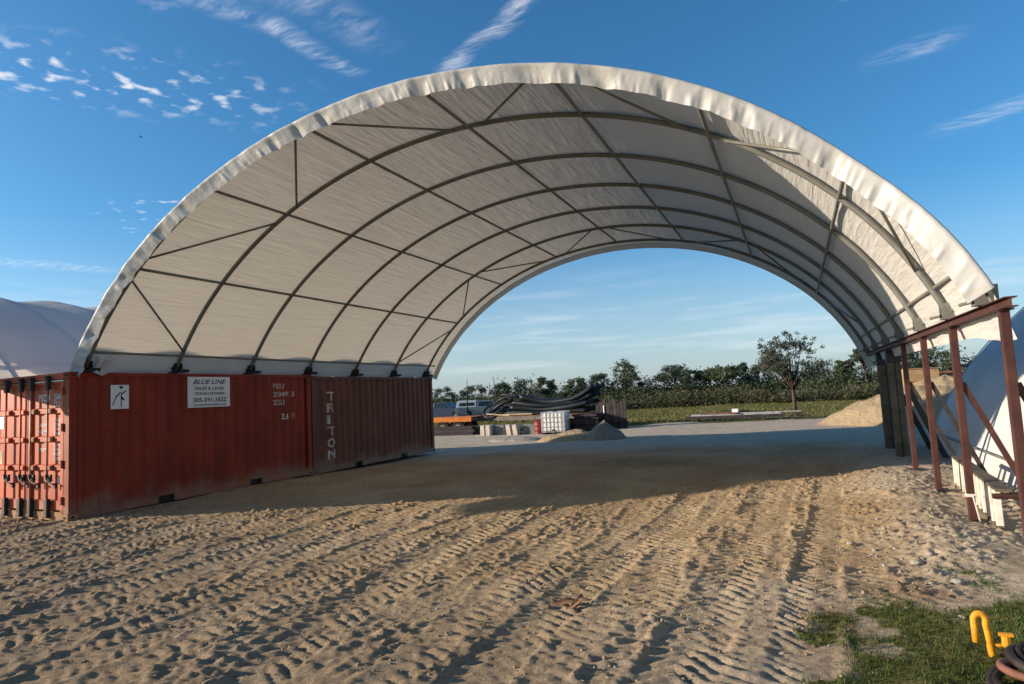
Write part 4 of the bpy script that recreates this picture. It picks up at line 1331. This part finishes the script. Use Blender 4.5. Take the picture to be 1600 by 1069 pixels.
# long metal beams lying at the edge of the grass
bt = thing('beam_stack', 'long dull aluminium channel on dark timbers at the edge of the grass', 'beam', (9.1, 26.2, gz(9.1, 26.2)), R(4))
for x in (-2.2, -0.7, 0.9, 2.2):
    MB().box((x, 0, 0.07), (0.16, 0.9, 0.16)).build('bearer', MAT['pallet_dark'], bt)
MB().prism([(-0.30, 0.155), (0.30, 0.155), (0.30, 0.33), (0.25, 0.33), (0.25, 0.19), (-0.25, 0.19), (-0.25, 0.33), (-0.30, 0.33)], -2.45, 1.7).build('channel', MAT['alu'], bt)
MB().box((-0.4, -0.34, 0.20), (4.6, 0.05, 0.14)).build('timber', MAT['pallet_dark'], bt)
MB().box((0.9, -0.12, 0.355), (3.4, 0.22, 0.035), Matrix.Rotation(R(1.2), 3, 'Z')).build('pale_strip', MAT['alu'], bt)
for k, (x, y, z, L, rz, ry, lab, nm, mt) in enumerate((
        (7.9, 26.3, 0.37, 1.9, 5, 1, 'brown board lying along the left end of the aluminium channel', 'scrap_board', 'board'),
        (9.1, 26.55, 0.42, 2.0, 0, 2, 'dark board lying across the middle of the aluminium channel', 'scrap_board', 'pallet_dark'),
        (8.2, 25.95, 0.375, 1.4, -6, 0, 'short brown board resting on the left half of the channel', 'scrap_board', 'board'))):
    o = MB().box((0, 0, 0), (L, 0.22, 0.06)).build(nm, MAT[mt], None, label=lab, cat='board', group='boards on the channel')
    o.location = (x, y, z + gz(9.1, 26.2))
    o.rotation_euler = (0, R(ry), R(rz))
o = MB().box((0, 0, 0), (0.30, 0.25, 0.22)).build('white_bucket', MAT['sign_white'], None, bevel=0.02, label='small white box standing on the aluminium channel', cat='box')
o.location = (8.75, 26.3, 0.45 + gz(9.1, 26.2))

bp = thing('brush_pile', 'small tangle of dead twigs at the right end of the aluminium channel', 'brush pile', (11.6, 26.2, gz(11.6, 26.2)))
rb = np.random.default_rng(77)
for k in range(26):
    a_ = rb.uniform(0, 6.28)
    L_ = rb.uniform(0.25, 0.6)
    c_ = rb.normal(size=3) * np.array([0.28, 0.22, 0.08]) + np.array([0, 0, 0.18])
    d_ = np.array([math.cos(a_), math.sin(a_), rb.uniform(-0.3, 0.7)]) * L_ / 2
    lo = c_ - d_
    hi = c_ + d_
    lo[2], hi[2] = max(0.0, lo[2]), max(0.03, hi[2])
    MB().tube([lo, (lo + hi) / 2 + rb.normal(size=3) * 0.03, hi], [0.018, 0.014, 0.006], 5).build('twig', MAT['snag'], bp)
# dark bin and tan crate beyond the posts
db = thing('open_bin', 'dark open steel bin beyond the steel posts, against the trees', 'bin', (17.5, 25.0, gz(17.5, 25)), R(6))
for a, s in (((0, -0.9, 0.95), (2.6, 0.06, 1.7)), ((0, 0.9, 0.95), (2.6, 0.06, 1.7)), ((-1.27, 0, 0.95), (0.06, 1.73, 1.7)), ((1.27, 0, 0.95), (0.06, 1.73, 1.7))):
    MB().box(a, s).build('wall', MAT['dark_steel'], db)
MB().box((0, 0, 0.12), (2.47, 1.73, 0.06)).build('floor', MAT['dark_steel'], db)
MB().box((0, -0.94, 1.83), (2.7, 0.10, 0.10)).build('rim', MAT['board'], db)
for k in range(5):
    MB().box((-1.0 + 0.5 * k, -0.955, 0.92), (0.07, 0.05, 1.6)).build('stiffener', MAT['dark_steel'], db)
tcx = thing('plywood_crate', 'tan plywood crate seen between the timber and steel posts', 'crate', (16.0, 21.9, gz(16, 21.9)), R(5))
for k in range(4):
    MB().box((0, -0.45, 0.25 + 0.5 * k), (1.0, 0.03, 0.485)).build('panel', MAT['plywood'], tcx)
for sx in (-0.5, 0.5):
    MB().box((sx, 0, 1.0), (0.04, 0.94, 1.98)).build('side', MAT['plywood'], tcx)
MB().box((0, 0.45, 1.0), (1.0, 0.03, 1.98)).build('back', MAT['plywood'], tcx)
MB().box((0, 0, 2.01), (1.08, 1.0, 0.03)).build('lid', MAT['plywood'], tcx)

# ------------------------------------------------------------------ foreground bits
hz = thing('yellow_pipe_stand', 'bright yellow bent steel pipe with a side valve, standing in grass', 'pipe stand', (12.585, -2.02, gz(12.585, -2.02)))
pts = [(0.025, 0, -0.10), (0.010, 0, 0.06), (-0.004, 0, 0.20)] + [(-0.032 + 0.032 * math.cos(a), 0.0, 0.215 + 0.042 * math.sin(a)) for a in np.linspace(0.2, math.pi, 9)] + [(-0.066, -0.01, 0.15), (-0.064, -0.012, 0.085)]
MB().tube(pts, 0.021, 12).build('hooked_pipe', MAT['yellow'], hz, True)
MB().tube([(0.008, 0, 0.085), (0.05, 0.0, 0.07), (0.115, 0.0, 0.085)], 0.011, 8).build('side_arm', MAT['yellow'], hz, True)
MB().tube([(0.095, 0, 0.07), (0.095, 0, 0.135)], 0.026, 10).box((0.095, 0, 0.142), (0.075, 0.03, 0.016)).build('valve', MAT['yellow'], hz)
HL = ['outermost dark hose loop on the grass at the bottom right corner', 'dark hose loop just inside the outermost one', 'dusty red hose loop in the coil at the bottom right corner', 'dark hose loop resting on top of the coil', 'black hose loop low in the middle of the coil', 'innermost dark hose loop of the coil', 'dark hose loop tilted over the right side of the coil']
for k in range(7):
    rad = 0.30 - 0.026 * k
    cx, cy = 12.77 + 0.012 * k, -2.56 + 0.01 * (k % 3)
    g = gz(12.75, -2.5)
    z0 = 0.045 + 0.030 * k
    pts = [(cx + rad * math.cos(a) * (1 + 0.05 * math.sin(2 * a + k)), cy + rad * 1.0 * math.sin(a) * (1 + 0.06 * math.cos(3 * a + k)), g + z0 + 0.03 * math.sin(a + 1.7 * k) + 0.012 * k) for a in np.linspace(0.3 * k, 0.3 * k + 6.1, 60)]
    MB().tube(pts, 0.022 if k != 3 else 0.026, 10).build('hose', MAT['hose_red'] if k == 2 else MAT['hose'], None, True, label=HL[k], cat='hose', group='hoses coiled at the bottom right corner')


def splinter(name, pts, r, mat, label, cat='stick'):
    return MB().tube(pts, r, 6).build(name, MAT[mat], None, label=label, cat=cat)


x, y = 9.70, -1.82
g = gz(x, y) + 0.02
t = thing('bark_scrap', 'rusty brown curl of bark and splinters lying in the tyre tracks', 'scrap', (x, y, g))
for k, (a, b, c_, L) in enumerate(((0.0, 0.0, 0.1, 0.22), (0.07, 0.04, 0.9, 0.14), (-0.04, 0.04, 0.35, 0.17), (0.10, -0.02, 0.2, 0.18))):
    U, Vv = np.meshgrid(np.linspace(-0.5, 0.5, 8), np.linspace(-1, 1, 5), indexing='ij')
    px = a + (U * math.cos(c_)) * L - Vv * 0.018 * math.sin(c_)
    py = b + (U * math.sin(c_)) * L + Vv * 0.018 * math.cos(c_)
    pz = 0.03 - 0.02 * Vv ** 2 + 0.05 * U * (1 if k % 2 else -0.6) + 0.02 * np.sin(U * 5)
    me = np_mesh('strip', np.stack([px, py, pz], -1).reshape(-1, 3), grid_faces(8, 5))
    link('strip', me, MAT['board'], t)

# pale stones
def icos():
    bm = bmesh.new()
    bmesh.ops.create_icosphere(bm, subdivisions=1, radius=1.0)
    v = np.array([q.co[:] for q in bm.verts])
    f = np.array([[w.index for w in q.verts] for q in bm.faces])
    bm.free()
    return v, f


IV, IF = icos()


def stones(name, P, size, mat, kind='stuff', label=None, cat=None):
    n = len(P)
    rg = np.random.default_rng(len(P))
    sc = size[:, None, None] * (0.6 + 0.8 * rg.random((n, 1, 3)))
    sc[:, :, 2] *= 0.7
    jit = 1 + 0.45 * (rg.random((n, len(IV), 1)) - 0.5)
    V = IV[None] * sc * jit
    an = rg.random(n) * 6.28
    c, s = np.cos(an)[:, None], np.sin(an)[:, None]
    V = np.stack([V[..., 0] * c - V[..., 1] * s, V[..., 0] * s + V[..., 1] * c, V[..., 2]], -1) + P[:, None]
    F = IF[None] + (np.arange(n) * len(IV))[:, None, None]
    me = np_mesh(name, V.reshape(-1, 3), F.reshape(-1, 3))
    return link(name, me, mat, None, False, label, cat, None, kind)


def scatter(n, x0, x1, y0, y1, dens, smin, smax, power=3.0):
    x = rng.uniform(x0, x1, n)
    y = rng.uniform(y0, y1, n)
    k = rng.random(n) < dens(x, y)
    x, y = x[k], y[k]
    s = smin + (smax - smin) * rng.random(len(x)) ** power
    z = ground_h(x, y) + s * 0.15
    return np.stack([x, y, z], -1), s


P1, s1 = scatter(9000, 10.5, 14.6, -2.5, 8.0, lambda x, y: np.clip(np.exp(-((x - 12.45 - 0.10 * y) / 0.55) ** 2) * sstep(-1.6, -0.6, y) * (0.25 + 0.9 * vnoise(x * 2, y * 2, 120)), 0, 1) * 0.55, 0.004, 0.030, 4)
P2, s2 = scatter(9000, -2, 12.5, -3.5, 6.0, lambda x, y: 0.25 + 0.5 * sstep(0.55, 0.8, vnoise(x * 1.3, y * 1.3, 121)), 0.003, 0.014, 4)
stones('gravel', np.vstack([P1, P2]), np.concatenate([s1, s2]), MAT['rock'], 'stuff', 'loose pale gravel and clods scattered over the dirt', 'gravel')
P3, s3 = scatter(30000, -1.5, 13.0, -4.0, 5.0, lambda x, y: 0.15 + 0.85 * sstep(0.40, 0.75, fbm(x * 1.1, y * 0.7, 123, 3)) - 1.2 * (poly_dist(x, y, GRASS_POLY) > -0.15), 0.004, 0.016, 3)
stones('dirt_crumbs', P3, s3, MAT['crumb'], 'stuff', 'small broken crumbs of tan dirt strewn over the tyre tracks', 'dirt crumbs')
for x, y, s, lab in ((12.50, 0.05, 0.055, 'rounded pale limestone rock alone on the rubble strip beside the posts'), (12.72, -0.48, 0.05, 'pale rock at the grass edge below the shadow of the posts'),
                     (12.95, -0.15, 0.035, 'small white rock nearest the grass at the right edge'), (12.0, 0.7, 0.04, 'buff rock at the left side of the rubble strip')):
    o = stones('limestone_rock', np.array([[0, 0, 0.0]]), np.array([s]), MAT['rock'], None, lab, 'rock')
    o.location = (x, y, gz(x, y) + s * 0.3)


# a bird far off over the shelter
bd = MB()
bd.tube([(-0.10, 0, 0), (-0.04, 0, 0.012), (0.05, 0, 0.01), (0.10, 0, 0.0)], [0.006, 0.028, 0.026, 0.008], 8)
for sy in (-1, 1):
    bd.add([(0.04, sy * 0.01, 0.012), (-0.04, sy * 0.01, 0.010), (-0.05, sy * 0.11, 0.055), (0.03, sy * 0.11, 0.062), (-0.03, sy * 0.21, 0.030)], [(0, 1, 2, 3), (3, 2, 4)])
bd.add([(-0.09, 0, 0.004), (-0.16, -0.03, 0.0), (-0.16, 0.03, 0.0)], [(0, 1, 2)])
bo = bd.build('bird', MAT['rubber'], None, label='tiny dark bird in flight against the blue sky at left', cat='bird')
bo.location = (-33.9, 25.6, 23.5)
bo.rotation_euler = (R(10), 0, R(200))


# ------------------------------------------------------------------ grass
def blades(name, X, Y, h, lean, wd, mat, label):
    n = len(X)
    z = ground_h(X, Y) - 0.01
    an = rng.random(n) * 6.283
    bw = wd * (0.6 + 0.8 * rng.random(n))
    la = rng.random(n) * 6.283
    lx, ly = np.cos(la) * lean * h * rng.random(n), np.sin(la) * lean * h * rng.random(n)
    dx, dy = np.cos(an) * bw, np.sin(an) * bw
    B = np.stack([X, Y, z], -1)
    a = B + np.stack([dx, dy, 0 * dx], -1)
    b = B - np.stack([dx, dy, 0 * dx], -1)
    m = B + np.stack([lx * 0.35 + dx * 0.7, ly * 0.35 + dy * 0.7, h * 0.6], -1)
    m2 = B + np.stack([lx * 0.35 - dx * 0.7, ly * 0.35 - dy * 0.7, h * 0.6], -1)
    tip = B + np.stack([lx, ly, h * (1 - 0.3 * lean)], -1)
    V = np.stack([a, b, m2, m, tip], 1).reshape(-1, 3)
    o = (np.arange(n) * 5)[:, None]
    F = np.concatenate([o + np.array([[0, 1, 2]]), o + np.array([[0, 2, 3]]), o + np.array([[3, 2, 4]])])
    me = np_mesh(name, V, F)
    return link(name, me, mat, None, False, label, 'grass', None, 'stuff')


X = rng.uniform(11.4, 15.2, 60000)
Y = rng.uniform(-4.5, 0.4, 60000)
d = poly_dist(X, Y, GRASS_POLY)
k = rng.random(len(X)) < sstep(-0.15, 0.25, d + (fbm(X * 2.5, Y * 2.5, 130, 4) - 0.56) * 1.9) * 0.85
X, Y = X[k], Y[k]
blades('foreground_grass', X, Y, 0.02 + 0.05 * rng.random(len(X)) ** 1.5, 0.9, 0.0030, MAT['grass'], 'short patchy green grass at the bottom right of the yard')
k = rng.random(len(X)) < 0.22
blades('dry_grass', X[k] + rng.normal(size=k.sum()) * 0.03, Y[k] + rng.normal(size=k.sum()) * 0.03, 0.015 + 0.04 * rng.random(k.sum()), 1.4, 0.0030, MAT['straw'], 'dry straw-coloured blades lying among the grass at bottom right')
X = rng.uniform(-34, 40, 52000)
Y = 24.5 + 40 * rng.random(52000) ** 1.5
k = (Y > 25.3 - 1.4 * sstep(4, 9, X) * -1 + 2.5 * (vnoise(X * 0.4, Y * 0.4, 140) - 0.5)) & ((X < 14) | (Y > 23))
X, Y = X[k], Y[k]
blades('field_grass', X, Y, 0.06 + 0.16 * rng.random(len(X)) ** 2 + 0.10 * sstep(0.6, 0.8, vnoise(X * 0.3, Y * 0.3, 141)), 0.7, 0.02, MAT['straw'], 'rough yellow-green grass of the field behind the yard')


# ------------------------------------------------------------------ trees
def leaf_cards(P, size, rg):
    n = len(P)
    a = rg.normal(size=(n, 3))
    a /= np.linalg.norm(a, axis=1, keepdims=True)
    b = rg.normal(size=(n, 3))
    b -= a * (a * b).sum(1, keepdims=True)
    b /= np.linalg.norm(b, axis=1, keepdims=True)
    s = (size * (0.5 + rg.random(n)))[:, None]
    V = np.stack([P - a * s, P + b * s * 0.45, P + a * s, P - b * s * 0.45], 1).reshape(-1, 3)
    F = np.arange(n * 4).reshape(n, 4)
    return V, F


def make_tree(name, label, loc, h, crown_w, kind, seed, mat, leaf=0.09, n_leaf=2600, trunk_frac=0.3, group=None, clumps=26, trunk_r=None):
    rg = np.random.default_rng(seed)
    t = thing(name, label, 'tree', loc, 0, group)
    r0_ = trunk_r or h * 0.022
    m = MB()
    top = h * (0.85 if kind != 'pine' else 0.97)
    bend = rg.normal(size=2) * 0.035 * h
    tp = lambda q: np.array([bend[0] * q * q, bend[1] * q * q, top * q])
    m.tube([tp(q) for q in np.linspace(-0.02, 1, 10)], [r0_ * (1 - 0.85 * q) + 0.006 for q in np.linspace(0, 1, 10)], 8)
    cents, rads = [], []
    for k in range(clumps):
        if kind == 'pine':
            q = trunk_frac + (1 - trunk_frac) * rg.random() ** 0.8
            rr = crown_w / 2 * (1.05 - q) / (1.05 - trunk_frac) * (0.4 + 0.6 * rg.random()) + 0.05 * h
            an = rg.random() * 6.283
            c = tp(q) + np.array([rr * math.cos(an), rr * math.sin(an), rg.normal() * 0.02 * h])
            st = tp(max(0.05, q - 0.04))
        else:
            an = rg.random() * 6.283
            el = rg.random()
            rr = crown_w / 2 * (0.25 + 0.75 * math.sqrt(rg.random()))
            zc = h * (trunk_frac + 0.08 + (0.90 - trunk_frac) * (el if kind == 'open' else el ** 0.8))
            if kind == 'flat':
                zc = h * (0.72 + 0.26 * rg.random())
            lim = math.sqrt(max(0.05, 1 - ((zc / h - (trunk_frac + 1) / 2) / ((1.05 - trunk_frac) / 2)) ** 2))
            c = np.array([rr * math.cos(an) * lim, rr * math.sin(an) * lim, zc])
            st = tp(trunk_frac * (0.75 + 0.5 * rg.random()) if kind != 'flat' else 0.6 + 0.25 * rg.random())
        mid = (st + c) / 2 + np.array([0, 0, 0.05 * h]) + rg.normal(size=3) * 0.02 * h
        m.tube([st, (st + mid) / 2 + rg.normal(size=3) * 0.01 * h, mid, c], [r0_ * 0.45, r0_ * 0.34, r0_ * 0.22, 0.006], 5)
        cents.append(c)
        rads.append(crown_w * (0.09 + 0.10 * rg.random()))
        if kind == 'open':
            for _ in range(4):
                e = c + rg.normal(size=3) * np.array([0.11, 0.11, 0.10]) * crown_w + np.array([0, 0, 0.05 * h])
                m.tube([c, (c + e) / 2 + rg.normal(size=3) * 0.03, e], [0.018, 0.012, 0.004], 4)
                cents.append(e)
                rads.append(crown_w * 0.055)
    m.build('trunk', MAT['bark'], t, True)
    cents, rads = np.array(cents), np.array(rads)
    w = rads ** 2
    idx = rg.choice(len(cents), n_leaf, p=w / w.sum())
    off = rg.normal(size=(n_leaf, 3))
    off /= np.linalg.norm(off, axis=1, keepdims=True)
    off *= (rg.random((n_leaf, 1)) ** 0.45)
    P = cents[idx] + off * rads[idx][:, None] * np.array([1.1, 1.1, 0.75])
    P[:, 2] = np.maximum(P[:, 2], 0.05)
    V, F = leaf_cards(P, leaf, rg)
    link('crown', np_mesh('crown', V, F), mat, t, False)
    return t


make_tree('lone_tree', 'lone thin-crowned grey-green tree standing in the field grass', (11.4, 39.4, gz(11.4, 39.4)), 4.75, 3.7, 'open', 5, MAT['leaf_grey'], 0.065, 9000, 0.40, None, 30, 0.13)

FAR = 'trees of the far tree line'
TREES = [
    (-28.5, 62, 3.5, 3.0, 'round', 'leaf_dark', 'small round tree at the left end of the tree line, above the blue truck'),
    (-25.0, 63, 3.6, 3.4, 'round', 'leaf_mid', 'low dome-shaped tree above the white truck cap'),
    (-22.4, 66, 3.7, 3.2, 'round', 'leaf_dark', 'dark dome-shaped tree left of the black pipe heap'),
    (-20.5, 69, 4.1, 3.2, 'round', 'leaf_mid', 'bushy tree rising behind the left end of the black pipes'),
    (-16.3, 64, 4.1, 3.0, 'pine', 'leaf_dark', 'pointed dark tree above the middle of the black pipes'),
    (-17.8, 71, 4.1, 2.4, 'pine', 'leaf_mid', 'narrow pointed tree close left of the pointed dark one above the pipes'),
    (-12.4, 65, 3.9, 2.8, 'round', 'leaf_mid', 'round tree above the right end of the black pipes'),
    (-13.8, 72, 4.1, 2.2, 'pine', 'leaf_dark', 'thin pointed tree behind the right end of the pipes'),
    (-9.6, 66, 4.1, 3.2, 'round', 'leaf_dark', 'dark round tree left of the tallest tree of the line'),
    (-8.4, 73, 5.7, 3.0, 'open', 'leaf_mid', 'tallest tree of the left half of the line, with a sparse crown'),
    (-6.0, 67, 4.1, 2.6, 'round', 'leaf_dark', 'dark tree close right of the tallest sparse tree'),
    (-3.6, 70, 3.8, 5.2, 'round', 'leaf_dark', 'broad dark tree right of the gap in the tree line'),
    (-1.2, 68, 4.7, 3.4, 'flat', 'leaf_dark', 'flat-topped tree standing above the left of the aluminium channel'),
    (1.0, 63, 4.0, 2.6, 'round', 'leaf_dark', 'dark round tree right of the flat-topped one above the channel'),
    (2.2, 69, 4.0, 2.6, 'flat', 'leaf_mid', 'thin flat-crowned tree above the middle of the channel'),
    (4.8, 63, 4.0, 2.9, 'flat', 'leaf_mid', 'umbrella-shaped tree above the right of the channel'),
    (6.4, 70, 4.4, 2.2, 'pine', 'leaf_dark', 'pointed tree left of the lone tree'),
    (8.0, 66, 3.9, 3.0, 'round', 'leaf_dark', 'low dark tree just behind the left side of the lone tree'),
    (14.0, 71, 4.2, 4.8, 'round', 'leaf_dark', 'broad dark green tree right of the lone tree'),
    (15.8, 66, 3.9, 1.7, 'pine', 'leaf_mid', 'first slim tree right of the broad dark green one'),
    (16.9, 72, 4.2, 1.7, 'pine', 'leaf_dark', 'second slim tree right of the broad dark green one'),
    (18.1, 66, 5.0, 2.6, 'flat', 'leaf_dark', 'tree with a high tufted top left of the timber posts'),
    (19.8, 73, 4.2, 3.4, 'round', 'leaf_mid', 'round tree behind the sand heap beside the timber posts'),
    (21.6, 67, 4.8, 3.6, 'round', 'leaf_dark', 'dark tree seen between timber posts and steel posts'),
    (24.2, 72, 6.0, 4.2, 'open', 'leaf_dark', 'spreading tree seen under the beam left of the dark bin'),
    (25.0, 68, 4.2, 3.4, 'round', 'leaf_mid', 'green tree standing above the dark steel bin'),
]
for i, (x, y, h, w, kind, mt, lab) in enumerate(TREES):
    make_tree('field_tree', lab, (x, y, gz(x, y) - 0.1), h, w, kind, 300 + i, MAT[mt], 0.105, 2600, 0.08 if kind not in ('flat', 'open') else 0.4, FAR, 34)

# dead snags standing behind the trailers
SN = [(-12.1, 37, 3.55, 3, 'leftmost'), (-10.0, 37, 3.15, 0, 'second from left'), (-9.2, 37, 3.65, -7, 'leaning third'), (-7.3, 37, 3.55, -5, 'fourth'), (-6.2, 37, 3.45, -6, 'fifth'), (-5.7, 37, 3.25, -14, 'rightmost and most tilted')]
for x, y, h, ln, word in SN:
    g = gz(x, y)
    pts = [(0, 0, -0.1), (math.sin(R(ln)) * h * 0.5 + 0.03, 0, h * 0.5), (math.sin(R(ln)) * h, 0, h)]
    t = thing('dead_snag', word + ' bare dead trunk standing behind the trailers', 'dead tree', (x, y, g), 0, 'dead snags behind the trailers')
    MB().tube(pts, [0.07, 0.05, 0.02], 7).build('trunk', MAT['snag'], t, True)
    MB().tube([pts[1], (pts[1][0] + 0.16, 0.05, h * 0.66)], [0.03, 0.01], 5).build('branch', MAT['snag'], t, True)

# scrub belt: dense low growth nobody could count
def scrub(name, n, depth, mat, hbase, label, leaf, seed, yoff=0.0, x0=-75.0, x1=75.0):
    rg = np.random.default_rng(seed)
    nb = n // 70
    bx = rg.uniform(x0, x1, nb)
    by = 58.0 + yoff + rg.random(nb) * depth + 7.0 * (vnoise(bx * 0.09 + seed, bx * 0, 150) - 0.5)
    by = by - 8.0 * sstep(-12, -30, bx)
    bh = hbase * (0.15 + 1.15 * fbm(bx * 0.22 + seed, by * 0.3, 151 + seed % 7, 3) ** 1.3 + 0.25 * rg.random(nb) ** 2)
    bw = 0.6 + 0.9 * rg.random(nb)
    idx = rg.integers(0, nb, n)
    o = rg.normal(size=(n, 3))
    o /= np.linalg.norm(o, axis=1, keepdims=True)
    o *= rg.random((n, 1)) ** 0.4
    X_ = bx[idx] + o[:, 0] * bw[idx]
    Y_ = by[idx] + o[:, 1] * bw[idx]
    Z_ = ground_base(X_, Y_) + np.maximum(0.02, bh[idx] * (0.5 + 0.5 * o[:, 2]))
    V, F = leaf_cards(np.stack([X_, Y_, Z_], -1), leaf, rg)
    link(name, np_mesh(name, V, F), mat, None, False, label, 'scrub', None, 'stuff')


scrub('scrub', 80000, 5.0, MAT['leaf_olive'], 2.0, 'olive-brown scrub along the front of the far tree line', 0.11, 401)
scrub('undergrowth', 80000, 9.0, MAT['leaf_mid'], 3.0, 'green undergrowth massed behind the scrub', 0.13, 402, 3.0)
scrub('woodland', 120000, 14.0, MAT['leaf_dark'], 4.1, 'dark far woodland closing the horizon', 0.16, 403, 9.0, -130, 130)
